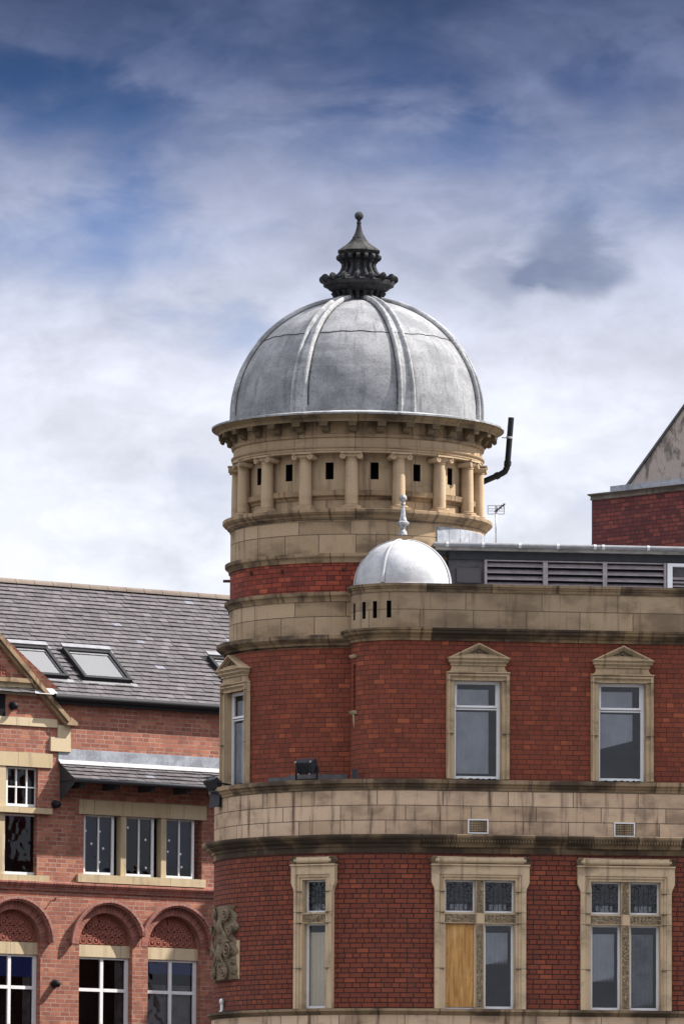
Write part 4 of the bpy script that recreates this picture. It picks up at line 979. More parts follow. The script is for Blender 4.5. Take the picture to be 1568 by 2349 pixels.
m_ = MB(); m_.revolve([(22*hs2, zt2(657)-.02), (20*hs2, zt2(648)), (10*hs2, zt2(635)), (12*hs2, zt2(625)), (24*hs2, zt2(616)), (31*hs2, zt2(607)), (31*hs2, zt2(602)), (20*hs2, zt2(594)), (13*hs2, zt2(570)), (9*hs2, zt2(530)), (8*hs2, zt2(515)), (12*hs2, zt2(513)), (12*hs2, zt2(508)), (7*hs2, zt2(503)), (7*hs2, zt2(496))], TX, TY, n=20)
m_.sphere((TX, TY, zt2(482)), 19*hs2, 18, 12); m_.build('turret_finial', M['finialwhite'], TD)

# lead flashing wrapped on the tower, right side
m_ = MB(); z0 = zfr(1247, 2.3)-.25; z1 = WF.at(1050, 1207.5, -1.7)[1]-.02
m_.revolve([(r_dr+.012, z0), (r_dr+.012, z1), (r_dr, z1+.01)], 0, 0, 30, 150, 40); m_.build('tower_lead_flashing', M['leadblue'], B)
m_ = MB()
for k in range(17):
    a = R(30+7.5*k); r_ = r_dr+.012; m_.cyl((r_*math.sin(a), -r_*math.cos(a), z0), (r_*math.sin(a), -r_*math.cos(a), z1), .008, 6)
m_.build('flashing_seams', M['leadblue'], B)

# rusty fixings round the brick ring
for (x_, y_) in ((260, 850), (410, 840), (705, 830)):
    u = (x_/1.96+500)*.9175; v = (y_/1.96+1000)*.9175; a = math.asin((u-820)/293.)
    zz = WF.at(u, v, -2.28*math.cos(a))[1]; a -= ALPHA; r_ = rpx(293)
    m_ = MB(); p = (r_*math.sin(a), -r_*math.cos(a)); m_.box(p[0]-.035, p[0]+.035, p[1]-.02, p[1]+.03, zz-.03, zz+.035)
    m_.cyl((p[0], p[1], zz), (p[0]+.06*math.sin(a), p[1]-.06*math.cos(a), zz), .018, 8); m_.build('iron_fixing', M['rust'], B)
for (x0_, x1_, y_) in ((113, 150, 888), (155, 175, 870)):
    u0, u1 = (x0_/1.96+500)*.9175, (x1_/1.96+500)*.9175; v = (y_/1.96+1000)*.9175
    yy = -.35 if x0_ > 120 else .2
    q0 = WF.at(u0, v, yy); q1 = WF.at(u1+(0 if x0_ > 120 else 4), v, yy); m_ = MB()
    l0 = w2l(q0[0], yy); l1 = w2l(q1[0], yy); m_.cyl((*l0, q0[1]), (*l1, q0[1]), .026, 8); m_.build('iron_stub', M['rust'], B)

# --- rooftop louvred plant room
YP = YF+1.2
def xP(u, v=1290): return TF.at(u, v, YP)[0]
def zP(v, u=1280, y=None): return TF.at(u, v, YP if y is None else y)[1]
zg = zP(1262); zrt = zP(1246.5)
m_ = MB(); xl = xP(1030)
m_.box(xl, XEND, YP+.10, YP+3.5, Z['cop_t']-.3, zg+.03); m_.build('plant_room_wall', M['slatewall'], B)
m_ = MB(); m_.face([(xP(996), YP-.12, zg+.06), (XEND, YP-.12, zg+.06), (XEND, YP+3.8, zg+.30), (xP(996), YP+3.8, zg+.30)])
zf_ = zP(1267.5); m_.box(xP(996), XEND, YP-.12, YP-.09, zf_, zg+.055); m_.box(xP(996), XEND, YP-.09, YP+.12, zf_+.002, zf_+.02); rf = m_.build('plant_room_roof', M['fascia'], B)
m_ = MB(); m_.box(xP(996), XEND, YP-.15, YP+.2, zg+.065, zg+.085); m_.build('lead_roof_edge', M['leadblue'], rf)
m_ = MB(); yg = YP-.18; zgu = zP(1253.8, 1280, yg)
m_.cyl((xP(990), yg, zgu), (XEND, yg, zgu), .042, 12); m_.build('gutter', M['gutter'], rf)
for u in (1021, 1103, 1187, 1274, 1359, 1378, 1481):
    m_ = MB(); x_ = xP(u); m_.cyl((x_-.025, yg, zgu), (x_+.025, yg, zgu), .050, 12); m_.build('gutter_bracket', M['steel'], rf)
m_ = MB(); m_.box(xl, XEND, YP+.02, YP+.095, zP(1287), zf_); m_.build('louvre_head', M['dkmetal'], B)
zl0, zl1 = Z['cop_t']-.15, zP(1287)
bays = ((1116, 1244.5), (1255, 1381.6), (1391, 1521.6))
for (a, b) in bays:
    fr = MB(); xa, xb = xP(a), xP(b); t_ = .04
    fr.box(xa-t_, xa, YP-.02, YP+.095, zl0, zl1-.001); fr.box(xb, xb+t_, YP-.02, YP+.095, zl0, zl1-.001); fr.box(xa, xb, YP-.0, YP+.095, zl1-.02, zl1-.0015)
    F = fr.build('louvre_panel', M['louvre'], B); nb = 6; hgt = zl1-.02-zl0
    for i in range(nb):
        zz = zl0+hgt*(i+.5)/nb; s_ = MB()
        s_.hexa([(xa+.001, YP-.01, zz-.045), (xb-.001, YP-.01, zz-.045), (xb-.001, YP+.088, zz+.025), (xa+.001, YP+.088, zz+.025), (xa+.001, YP-.01, zz-.033), (xb-.001, YP-.01, zz-.033), (xb-.001, YP+.088, zz+.037), (xa+.001, YP+.088, zz+.037)])
        s_.build('slat', M['louvre'], F)
m_ = MB(); m_.box(xP(1112), xP(1526), YP+.0965, YP+.0985, zl0, zl1); m_.build('louvre_backing', M['dark'], B)
x0 = xP(1529); dfr = MB(); dfr.box(x0, x0+.09, YP-.03, YP+.095, zl0, zl1-.004); dfr.box(x0+.09, XEND, YP-.03, YP+.095, zl1-.06, zl1-.004); dd_ = dfr.build('louvred_door', M['white'], B)
for i in range(7):
    s_ = MB(); zz = zl0+.03+i*.065; s_.hexa([(x0+.091, YP-.02, zz), (XEND, YP-.02, zz), (XEND, YP+.05, zz+.04), (x0+.091, YP+.05, zz+.04), (x0+.091, YP-.02, zz+.01), (XEND, YP-.02, zz+.01), (XEND, YP+.05, zz+.05), (x0+.091, YP+.05, zz+.05)]); s_.build('slat', M['louvre'], dd_)
m_ = MB(); m_.box(xP(1043), xP(1070), YP+.06, YP+.099, zl0, zl0+.28); m_.box(xP(1073), xP(1105), YP+.07, YP+.0985, zl0, zl0+.27); m_.box(xP(1048), xP(1104), YP+.055, YP+.099, zl0+.30, zl0+.56); m_.build('slate_patch', M['slate'], B)
m_ = MB(); m_.box(2.2, XEND, YF+1.15, YP+3.5, Z['cop_t']-.35, Z['cop_t']-.31); m_.build('roof_deck', M['leadblue'], B)
m_ = MB(); m_.box(XEND-.25, XEND, YF+.02, YF+9, 0, Z['cop_t']-.1); m_.box(0, XEND, BY+8.7, BY+9.0, 0, Z['sill_t']-.02); m_.build('rear_wall', M['brick'], B)

# ------------------------------------------------------------------ things on the building
def wp(x, y, z): return TF.M @ Vector((x, y, z))
# flue pipe beside the dome
dpt = .25
def fp(u, v, y=dpt): q = WF.at(u, v, y); return (q[0], y, q[1])
fb = fp(1109, 1105)
FL = thing('flue_pipe', 'black plastic vent pipe with an elbow rising beside the dome cornice', 'pipe', (tx.x, DT, 0))
m_ = MB(); a_, b_, c_ = fp(1080, 1117), fp(1150, 1086), fp(1163, 1066)
m_.tube([a_, fp(1148, 1087.5)], .053, 16); m_.tube([fp(1148, 1087.5), fp(1157, 1082), fp(1161.5, 1073), fp(1163.3, 1062)], .056, 16); m_.tube([fp(1163.3, 1062), fp(1171.5, 958)], .053, 16); m_.build('pipe', M['black'], FL)
m_ = MB(); m_.tube([fp(1135.5, 1093.2), fp(1143.5, 1089.5)], .066, 16); m_.tube([fp(1162.7, 1068), fp(1163.9, 1058)], .066, 16); m_.build('collar', M['black'], FL)
m_ = MB(); m_.tube([fp(1167.6, 1006.5), fp(1167.9, 1001.5)], .062, 16); m_.cyl(fp(1150, 1004), fp(1162, 1004), .012, 8); m_.build('bracket', M['steel'], FL)
# aerial
ax, az = TF.at(1136.5, 1248, YP+.3); Aw = wp(ax, YP+.3, 0)
AE = thing('tv_aerial', 'small grey grid television aerial on a thin pole above the gutter', 'aerial', (Aw.x, Aw.y, zg+.1))
hA = TF.at(1136.5, 1170, YP+.3)[1]-zg-.1
m_ = MB(); m_.cyl((0, 0, -.05), (0, 0, hA+.02), .014, 8); m_.build('pole', M['steel'], AE)
m_ = MB(); W_, Hh_ = .145, .075
for s in (-1, 1): m_.box(s*W_-.008, s*W_+.008, -.03, -.018, hA-Hh_, hA+Hh_); m_.box(-W_, W_, -.031, -.019, hA+s*Hh_-.008, hA+s*Hh_+.008)
for q in (-.02, .02): m_.box(-W_, W_, -.028, -.02, hA+q-.006, hA+q+.006)
m_.box(-.02, .02, -.029, -.017, hA-Hh_, hA+Hh_); m_.build('reflector_grid', M['steel'], AE)
m_ = MB(); m_.cyl((-.02, 0, hA-.03), (.15, -.30, hA+.075), .014, 8)
for k in range(4): m_.cyl((.02+.035*k, -.08-.06*k, hA+.0+.02*k-.045), (.02+.035*k, -.08-.06*k, hA+.02*k+.045), .004, 5)
m_.build('boom', M['dkmetal'], AE)
# floodlight in the middle of the ledge
def floodlight(name, label, loc, rot, group, w_=.20, h_=.19, tilt=0.25, post=.08):
    F = thing(name, label, 'floodlight', loc, rot, group)
    b = MB(); ct, st = math.cos(tilt), math.sin(tilt)
    def tr(x, y, z): return (x, y*ct-z*st, y*st+z*ct+post+h_/2)
    P = [tr(-w_*.85, -.10, -h_*.42), tr(w_*.85, -.10, -h_*.42), tr(w_, .07, -h_/2), tr(-w_, .07, -h_/2), tr(-w_*.85, -.10, h_*.42), tr(w_*.85, -.10, h_*.42), tr(w_, .07, h_/2), tr(-w_, .07, h_/2)]
    b.hexa(P)
    for k in range(6): x_ = -w_*.65+k*w_*.26; b.hexa([tr(x_, -.13, -h_*.40), tr(x_+.01, -.13, -h_*.40), tr(x_+.01, -.10, -h_*.40), tr(x_, -.10, -h_*.40), tr(x_, -.13, h_*.40), tr(x_+.01, -.13, h_*.40), tr(x_+.01, -.10, h_*.40), tr(x_, -.10, h_*.40)])
    b.build('housing', M['dkmetal'], F)
    c = MB()
    for s in (-1, 1): c.cyl(tr(s*w_*.8, -.105, h_*.45), tr(s*w_*.8, -.075, h_*.45), .016, 8); c.cyl(tr(s*w_*.6, -.135, -h_*.36), tr(s*w_*.6, -.125, -h_*.36), .015, 8)
    c.build('clip', M['steel'], F)
    s_ = MB(); s_.box(-w_*1.15, -w_*1.08, -.02, .02, .02, post+h_/2); s_.box(w_*1.08, w_*1.15, -.02, .02, .02, post+h_/2); s_.box(-w_*1.15, w_*1.15, -.03, .03, -.0, .02); s_.build('bracket', M['black'], F)
    g_ = MB(); g_.face([tr(-w_*.93, .072, -h_*.44), tr(-w_*.93, .072, h_*.44), tr(w_*.93, .072, h_*.44), tr(w_*.93, .072, -h_*.44)]); g_.build('lens', M['glass'], F)
    return F
aL = math.asin((701-918)/423.0); rr_ = RB-.22
def baseP(a, r, z): x, y = BX+r*math.sin(a-ALPHA), BY-r*math.cos(a-ALPHA); return wp(x, y, z)
zt_ = Z['sill_t']+.012
floodlight('floodlight', 'grey finned floodlight on the curved stone ledge in front of the tower brickwork', baseP(aL, RB-.10, zt_), ALPHA+aL-ALPHA, 'floodlights on the corner ledge', .19, .26, .35, .10)
# lead/slate boards lying against the tower behind it
m_ = MB(); a0, a1 = math.degrees(math.asin((622-820)/307.)-ALPHA), math.degrees(math.asin((664-820)/307.)-ALPHA)
m_.revolve([(RU+.012, zt_), (RU+.012, zt_+.10)], 0, 0, a0, a1, 8); m_.revolve([(RU+.012, zt_), (RU+.012, zt_+.13)], 0, 0, a1, math.degrees(math.asin((800-820)/307.)-ALPHA), 14); m_.build('upstand_flashing', M['slatewall'], B)
m_ = MB(); q = baseP(math.asin((811-918)/423.), RB-.14, 0); q = TF.I @ q; m_.box(q.x-.045, q.x+.045, q.y-.03, q.y+.05, zt_-.006, zt_+.17); m_.build('pipe_outlet', M['dkmetal'], B)
# two floodlights at the far left on arms
def leftlamp(u, v, w_, h_, tilt, label, roll):
    q = WF.at(u, v, -.9); F = thing('floodlight', label, 'floodlight', (tx.x+q[0], DT-.9, q[1]), R(-62)+roll, 'floodlights on the corner ledge')
    b = MB(); ct, st = math.cos(tilt), math.sin(tilt)
    def tr(x, y, z): return (x, y*ct-z*st, y*st+z*ct)
    b.hexa([tr(-w_, -.07, -h_), tr(w_, -.07, -h_), tr(w_*.7, .08, -h_*.7), tr(-w_*.7, .08, -h_*.7), tr(-w_, -.07, h_), tr(w_, -.07, h_), tr(w_*.7, .08, h_*.7), tr(-w_*.7, .08, h_*.7)])
    b.box(-w_*.3, w_*.3, .05, .15, -.05, .05); b.build('housing', M['dkmetal'], F)
    s_ = MB(); s_.cyl((w_*1.0, .0, .0), (w_*1.05, .25, -.03), .018, 8); s_.cyl((w_*1.05, .25, -.03), (w_*.6, .5, -.08), .018, 8); s_.build('arm', M['black'], F)
    v_ = MB(); v_.box(-w_*1.05, w_*1.05, -.12, -.07, h_*.9, h_*1.02); v_.build('visor', M['dkmetal'], F)
    return F
leftlamp(489, 1797, .17, .11, .7, 'upper of two dark floodlights on arms at the left end of the ledge', 0.1)
leftlamp(499, 1835, .13, .15, -.15, 'lower of two dark floodlights on arms at the left end of the ledge', 0.25)
m_ = MB(); cc = [WF.at(u, v, -1.0) for u, v in ((506, 1806), (512, 1822), (520, 1829), (523, 1840), (520, 1850), (511, 1853), (506, 1850))]
m_.tube([(tx.x+p[0], DT-1.0, p[1]) for p in cc], .009, 6); tag(m_.build('cable', M['black']), 'looping black cable hanging under the floodlights at the ledge end', 'cable')
# sensor on bottom ledge
def sensor():
    a = math.asin((524-918)/423.); q = baseP(a, RB+.05, Z['bot_t']+.005)
    S = thing('security_sensor', 'small white dome sensor on a short stand on the lowest ledge', 'sensor', q, a)
    m_ = MB(); m_.cyl((0, 0, .0), (0, 0, .15), .028, 12); m_.cyl((0, 0, 0), (0, 0, .02), .05, 12); m_.build('stand', M['white'], S)
    m_ = MB(); m_.cyl((0, 0, .15), (0, 0, .185), .05, 14); m_.sphere((0, 0, .19), .048, 14, 10); m_.build('head', M['steel'], S)
    m_ = MB(); m_.tube([(.04, 0, .01), (.12, -.0, .02), (.2, .01, .0), (.3, .03, .01), (.36, .06, .0)], .012, 6); m_.build('lead_wire', M['black'], S)
sensor()

# ================================================================== LEFT BUILDING
BETA = R(36)
lx = ray(250, 1900); lx = lx*(135.0/lx.y)
LF = Frame(lx.x, 135.0, BETA)
LB = thing('slate_roofed_brick_building', 'pale red brick building on the left with slate roof, round arches and gable', 'building', (lx.x, 135.0, 0), BETA)
def l5(x, y, yy=0): return LF.at(x*.3511, 1789.1+y*.3511, yy)
def l4(x, y, yy=0): return LF.at(x*.3511, 1284.5+y*.3511, yy)
X0, X1 = l5(-420, 900)[0], l5(2100, 900)[0]
mid = 760
z_str1, z_str0 = l5(mid, 688, -.06)[1], l5(mid, 745)[1]
z_eave = l4(900, 920, -.1)[1]
z_spr = l5(900, 1088)[1]
arches = [(l5(90, 1088)[0]), (l5(693, 1088)[0]), (l5(1140, 1088)[0])]
Ro, Ri = .87, .635
# wall
mb = MB()
def xz(x0, x1, z0, z1): mb.face([(x0, 0, z0), (x1, 0, z0), (x1, 0, z1), (x0, 0, z1)], [(x0, z0), (x1, z0), (x1, z1), (x0, z1)])
def Pl(s): return (s, 0, 0, -1)
# openings above the string
trX = [l5(548, 440)[0], l5(1320, 440)[0]]; trZ = [l5(920, 634)[1], l5(920, 243)[1]]
lwX = [l5(-210, 400)[0], l5(243, 400)[0]]; lwZ = [l5(120, 620)[1], l5(120, 218)[1]]
uwX = [l4(-170, 1450)[0], l4(250, 1450)[0]]; uwZ = [l5(120, 178)[1], l4(150, 1350)[1]]
hsl = [(trX[0], trX[1], trZ[0], trZ[1]), (lwX[0], lwX[1], lwZ[0], lwZ[1]), (uwX[0], uwX[1], uwZ[0], uwZ[1])]
wall_grid(mb, Pl, [X0, X1], [z_str0, z_eave+.05], hsl, .16)
ztop = z_str0
edges = [X0]
for xc in arches:
    n_ = 40
    for i in range(n_):
        t0, t1 = math.pi*(1-i/n_), math.pi*(1-(i+1)/n_)
        xa, xb = xc+Ri*math.cos(t0), xc+Ri*math.cos(t1); za, zb = z_spr+Ri*math.sin(t0), z_spr+Ri*math.sin(t1)
        mb.face([(xa, 0, za), (xb, 0, zb), (xb, 0, ztop), (xa, 0, ztop)], [(xa, za), (xb, zb), (xb, ztop), (xa, ztop)])
        mb.face([(xb, 0, zb), (xa, 0, za), (xa, .2, za), (xb, .2, zb)], [(xb, 0), (xa, 0), (xa, .2), (xb, .2)])
    for s in (-1, 1): mb.face([(xc+s*Ri, 0, 0), (xc+s*Ri, .2, 0), (xc+s*Ri, .2, z_spr), (xc+s*Ri, 0, z_spr)], [(0, 0), (.2, 0), (.2, z_spr), (0, z_spr)])
    edges += [xc-Ri, xc+Ri]
edges.append(X1)
for i in range(0, len(edges), 2): xz(edges[i], edges[i+1], 0, ztop)
wl = mb.build('wall', M['brick_left'], LB)
m_ = MB(); m_.box(X0, X1, 7.5, 7.8, 0, z_eave); m_.box(X0-.2, X0, 0.01, 7.8, 0, z_eave); m_.box(X1, X1+.2, 0.01, 7.8, 0, z_eave); m_.build('back_wall', M['brick_left'], LB)
# string course
hS = z_str1-z_str0
m_ = MB(); path = [(X0, 0, 0, -1, X0), (X1, 0, 0, -1, X1)]
m_.sweep([(0, z_str0), (.03, z_str0), (.035, z_str0+.25*hS), (.05, z_str0+.30*hS), (.05, z_str0+.45*hS), (.075, z_str0+.55*hS), (.09, z_str0+.75*hS), (.10, z_str0+.8*hS), (.10, z_str1), (0, z_str1+.02)], path)
m_.build('string_course', M['voussoir'], LB)
# arches: hood mould, voussoir ring, tympanum, lintel, window
def arc_band(m_, xc, r0, r1, y0, y1, t0=0, t1=180, n=44, smooth=False):
    for i in range(n):
        a, b = R(t0+(t1-t0)*i/n), R(t0+(t1-t0)*(i+1)/n)
        def p(r, t, y): return (xc+r*math.cos(t), y, z_spr+r*math.sin(t))
        m_.face([p(r0, a, y0), p(r1, a, y0), p(r1, b, y0), p(r0, b, y0)], [(a*.75, r0), (a*.75, r1), (b*.75, r1), (b*.75, r0)])
        m_.face([p(r1, a, y0), p(r1, a, y1), p(r1, b, y1), p(r1, b, y0)]); m_.face([p(r0, b, y0), p(r0, b, y1), p(r0, a, y1), p(r0, a, y0)])
    for t in (t0, t1):
        tt = R(t); m_.face([(xc+r0*math.cos(tt), y0, z_spr+r0*math.sin(tt)), (xc+r0*math.cos(tt), y1, z_spr+r0*math.sin(tt)), (xc+r1*math.cos(tt), y1, z_spr+r1*math.sin(tt)), (xc+r1*math.cos(tt), y0, z_spr+r1*math.sin(tt))])
for i, xc in enumerate(arches):
    m_ = MB(); arc_band(m_, xc, Ri, Ri+.165, -.006, .02); ar = m_.build('arch', M['voussoir'], LB)
    e0, e1 = (0, 180)
    if i == 1: e0 = 14
    if i == 2: e1 = 166
    m_ = MB(); arc_band(m_, xc, Ro-.07, Ro, -.115, .0, e0, e1); arc_band(m_, xc, Ro-.035, Ro+.02, -.14, -.1151, e0, e1); m_.build('hood_mould', M['voussoir'], ar)
    zl_0 = l5(700, 1158)[1]
    m_ = MB(); n_ = 30
    for k in range(n_):
        t0, t1 = math.pi*(1-k/n_), math.pi*(1-(k+1)/n_); xa, xb = xc+Ri*math.cos(t0), xc+Ri*math.cos(t1)
        m_.face([(xa, .16, z_spr), (xb, .16, z_spr), (xb, .16, z_spr+Ri*math.sin(t1)), (xa, .16, z_spr+Ri*math.sin(t0))])
    g_ = .152
    for cx_i in range(-5, 6):
        for cz_i in range(0, 5):
            px, pz = cx_i*g_, .015+g_/2+cz_i*g_
            if math.hypot(abs(px)+g_*.4, pz+g_*.4) > Ri: continue
            x_, z_ = xc+px, z_spr+pz; q = g_*.46
            for (dx0, dx1, dz0, dz1) in ((-q, q, -q, -q+.02), (-q, q, q-.02, q), (-q, -q+.02, -q, q), (q-.02, q, -q, q)): m_.box(x_+dx0, x_+dx1, .125, .161, z_+dz0, z_+dz1)
            for t in range(4):
                a = R(45+90*t); m_.tube([(x_, .14, z_), (x_+math.cos(a)*q*1.15, .14, z_+math.sin(a)*q*1.15)], [.022, .008], 4)
            m_.sphere((x_, .135, z_), .026, 8, 6)
    m_.build('lattice_tympanum', M['terra'], ar)
    m_ = MB(); m_.box(xc-Ri, xc+Ri, .10, .2, zl_0, z_spr); m_.build('lintel', M['cream'], ar)
    fr = MB(); a, b = xc-Ri, xc+Ri; zt_w = zl_0; y0, y1 = .14, .2; t_ = .06; zb_w = zl_0-2.2
    zm = l5(700, 1372)[1]
    fr.box(a, a+t_, y0, y1, zb_w, zt_w); fr.box(b-t_*1.3, b, y0, y1, zb_w, zt_w); fr.box(a+t_, b-t_*1.3, y0, y1, zt_w-.045, zt_w); fr.box(xc-.035, xc+.035, y0, y1, zb_w, zt_w-.045)
    for (c_, e_) in ((a+t_, xc-.035), (xc+.035, b-t_*1.3)): fr.box(c_, e_, y0-.003, y1, zm-.035, zm+.03); fr.box(c_, e_, y0, y1, zb_w, zb_w+.08)
    W_ = fr.build('window', M['white'], LB)
    q = MB(); q.face([(a, y0+.035, zb_w), (b, y0+.035, zb_w), (b, y0+.035, zt_w), (a, y0+.035, zt_w)]); q.build('glass_pane', M['glass_clear'], W_)
    q = MB(); dp = {0: .42, 1: .0, 2: .27}[i]
    if dp: q.face([(a+.03, .195, zt_w-.02-dp), (b-.03, .195, zt_w-.02-dp), (b-.03, .195, zt_w), (a+.03, .195, zt_w)]); q.build('blue_blind', M['blue'], W_)
    q = MB(); q.face([(a, 1.2, zb_w), (b, 1.2, zb_w), (b, 1.2, zt_w), (a, 1.2, zt_w)]); q.face([(b, 1.2, zb_w), (b, .2, zb_w), (b, .2, zt_w), (b, 1.2, zt_w)]); q.face([(a, .2, zb_w), (a, 1.2, zb_w), (a, 1.2, zt_w), (a, .2, zt_w)]); q.face([(a, .2, zt_w), (a, 1.2, zt_w), (b, 1.2, zt_w), (b, .2, zt_w)])
    q.build('room_behind', M['room'], W_)
    q = MB(); xs_ = b-.26 if i < 2 else a+.04
    for k in range(10): xa, xb = xs_+(b-.06-xs_)*k/10, xs_+(b-.06-xs_)*(k+1)/10; q.face([(xa, .24+.01*math.sin(k*2), zb_w), (xb, .24+.01*math.sin(k*2+2), zb_w), (xb, .24+.01*math.sin(k*2+2), zt_w-(.06 if i != 2 else .5)), (xa, .24+.01*math.sin(k*2), zt_w-(.06 if i != 2 else .5))])
    q.build('curtain_reflection', M['fold'] if i != 2 else M['greyreflect'], W_)  # pale sheet behind the glass, painted in place of a reflection
    q = MB(); q.box(a-.1, b+.1, -.06, .2, zb_w-.15, zb_w); q.build('sill', M['cream'], W_)
# triple window
def casement(x0, x1, z0, z1, bars, hbars, blind=None, stars=(), y=.09, blindz=0):
    f = MB(); t_ = .055; f.box(x0, x0+t_*.7, y, y+.05, z0, z1); f.box(x1-t_, x1, y, y+.05, z0, z1); f.box(x0+t_*.7, x1-t_, y, y+.05, z0, z0+t_); f.box(x0+t_*.7, x1-t_, y, y+.05, z1-.035, z1)
    for k in range(1, bars+1): xx = x0+(x1-x0)*k/(bars+1)-.005; f.box(xx-.016, xx+.016, y+.004, y+.046, z0+t_, z1-.035)
    for k in range(1, hbars+1): zz = z0+(z1-z0)*k/(hbars+1); f.box(x0+t_*.7, x1-t_, y+.006, y+.044, zz-.014, zz+.014)
    W_ = f.build('window', M['white'], LB)
    q = MB(); q.face([(x0, y+.03, z0), (x1, y+.03, z0), (x1, y+.03, z1), (x0, y+.03, z1)]); q.build('glass_pane', M['glass_clear'], W_)
    q = MB(); q.box(x0-.01, x1+.01, 1.0, 1.05, z0, z1); q.box(x0-.02, x0-.01, y+.06, 1.0, z0, z1); q.box(x1+.01, x1+.02, y+.06, 1.0, z0, z1); q.box(x0-.02, x1+.02, y+.06, 1.0, z1, z1+.01); q.build('room_behind', M['room'], W_)
    if blind: q = MB(); q.face([(x0, y+.12, z0+blindz), (x1, y+.12, z0+blindz), (x1, y+.12, z1), (x0, y+.12, z1)]); q.build('blind', blind, W_)
    for (sx, sz) in stars:
        q = MB(); cx_, cz_ = x0+(x1-x0)*sx, z0+(z1-z0)*sz
        pol = []
        for k in range(12): a = math.pi*k/6; r_ = .032 if k % 2 == 0 else .018; pol.append((cx_+r_*math.cos(a), cz_+r_*math.sin(a)))
        q.face([(x, y+.026, z) for x, z in pol]); q.build('star_sticker', M['star'], W_)
    return W_
zt0, zt1 = trZ[0]+.005, trZ[1]
def X5(x): return l5(x, 440, .09)[0]
casement(X5(548), X5(745), zt0, zt1, 1, 0, M['navy'], ((.08, .73), (.55, .73), (.28, .52), (.03, .41), (.67, .45), (.55, .22)))
casement(X5(815), X5(1005), zt0, zt1, 1, 0, None, ((.13, .82), (.5, .74), (.74, .63), (.76, .16)))
casement(X5(1077), X5(1268), zt0, zt1, 1, 0, M['navy'], ((.17, .64), (.13, .45), (.56, .42), (.5, .25), (.6, .20)), blindz=.25)
m_ = MB(); m_.box(l5(515, 190)[0], l5(1345, 190)[0], -.03, .158, trZ[1], trZ[1]+.285); m_.build('lintel', M['cream'], LB)
m_ = MB(); m_.box(l5(500, 660)[0], l5(1332, 660)[0], -.07, .158, trZ[0]-.16, trZ[0]); m_.build('sill', M['cream'], LB)
def X50(x): return l5(x, 440)[0]
for (a, b) in ((X50(795), X50(815)), (X50(1058), X50(1077))):
    m_ = MB(); m_.box(a-.02, b+.03, -.005, .158, trZ[0], trZ[1]); m_.build('stone_mullion', M['cream'], LB)
# left-hand windows in the gable bay
def X4(x): return l4(x, 1450, .09)[0]
casement(X4(42), X4(247), uwZ[0]+.02, uwZ[1]-.01, 2, 1, None)
casement(X4(-150), X4(0), uwZ[0]+.02, uwZ[1]-.01, 2, 1, None)
casement(X5(22), X5(243), lwZ[0]+.01, lwZ[1]-.01, 0, 0, M['navy'], blindz=1.08)
casement(X5(-190), X5(-10), lwZ[0]+.01, lwZ[1]-.01, 0, 0, None)
m_ = MB(); m_.box(l4(-260, 1300)[0], l4(340, 1300)[0], -.03, .158, uwZ[1], l4(100, 1255)[1]); m_.build('lintel', M['cream'], LB)
m_ = MB(); m_.box(l5(-260, 195)[0], l5(328, 195)[0], -.09, .158, l5(120, 215)[1], uwZ[0]); m_.build('sill', M['cream'], LB)
m_ = MB(); m_.box(l5(-260, 640)[0], l5(312, 640)[0], -.07, .158, lwZ[0]-.15, lwZ[0]); m_.build('sill', M['cream'], LB)
xm0, xm1 = l4(2, 1450)[0], l4(44, 1450)[0]
m_ = MB(); m_.box(xm0-.05, xm1-.02, -.012, .158, uwZ[0], uwZ[1]); m_.box(xm0-.06, xm1-.04, -.012, .158, lwZ[0], l5(120, 215)[1]); m_.build('stone_mullion', M['cream'], LB)

# roof of slates, laid one by one
pit = math.atan(.80); cp, sp_ = math.cos(pit), math.sin(pit)
ye0 = -.14; ze0 = z_eave+.0
def roofP(x, s, h=0): return (x, ye0+s*cp-h*sp_, ze0+s*sp_+h*cp)
nrm_roof = (0, -sp_, cp)
def on_roof(x, y): p = LF.plane(x*.3511, 1284.5+y*.3511, (0, ye0, ze0), nrm_roof); return p.x, (p.y-ye0)/cp
s_ridge = on_roof(800, 200)[1]
def slates(name, xa, xb, s0, s1, P, parent, skip=(), roww=.150, sw=.215, seed=1):
    rnd = random.Random(seed); m_ = MB(); nr = int(math.ceil((s1-s0)/roww))
    for r_ in range(nr):
        sa = s0+r_*roww; sb = min(sa+roww*1.15, s1+.02); x = xa-(sw/2 if r_ % 2 else 0)
        while x < xb:
            w_ = sw*rnd.uniform(.95, 1.05); x_0 = max(x, xa); x_1 = min(x+w_-.009, xb)
            if x_1-x_0 > .02 and not any(k[0]-.02 < (x_0+x_1)/2 < k[1]+.02 and k[2] < (sa+sb)/2 < k[3] for k in skip):
                j = rnd.uniform(-.006, .006); t = rnd.uniform(.018, .030); c = min(1, max(0, rnd.gauss(.5, .2))); c = 0.97 if rnd.random() < .01 else min(c, .93)
                h0 = t+rnd.uniform(0, .004)
                A = [P(x_0, sa+j, 0), P(x_1, sa+j, 0), P(x_1, sa+j, h0+.004), P(x_0, sa+j, h0+.004), P(x_1, sb, .002), P(x_0, sb, .002)]
                m_.face([A[0], A[1], A[2], A[3]], c=c); m_.face([A[3], A[2], A[4], A[5]], c=c)
                m_.face([A[1], P(x_1, sb, -.01), A[4], A[2]], c=c); m_.face([P(x_0, sb, -.01), A[0], A[3], A[5]], c=c)
            x += w_
    m_.face([P(xa, s0, -.006), P(xb, s0, -.006), P(xb, s1, -.006), P(xa, s1, -.006)], c=.2)
    return m_.build(name, M['slate'], parent)
sk = []
def skrect(tl, br):
    a = on_roof(*tl); b = on_roof(*br); return a, b
a1 = on_roof(400, 600); a2 = on_roof(705, 615); a3 = on_roof(848, 790)
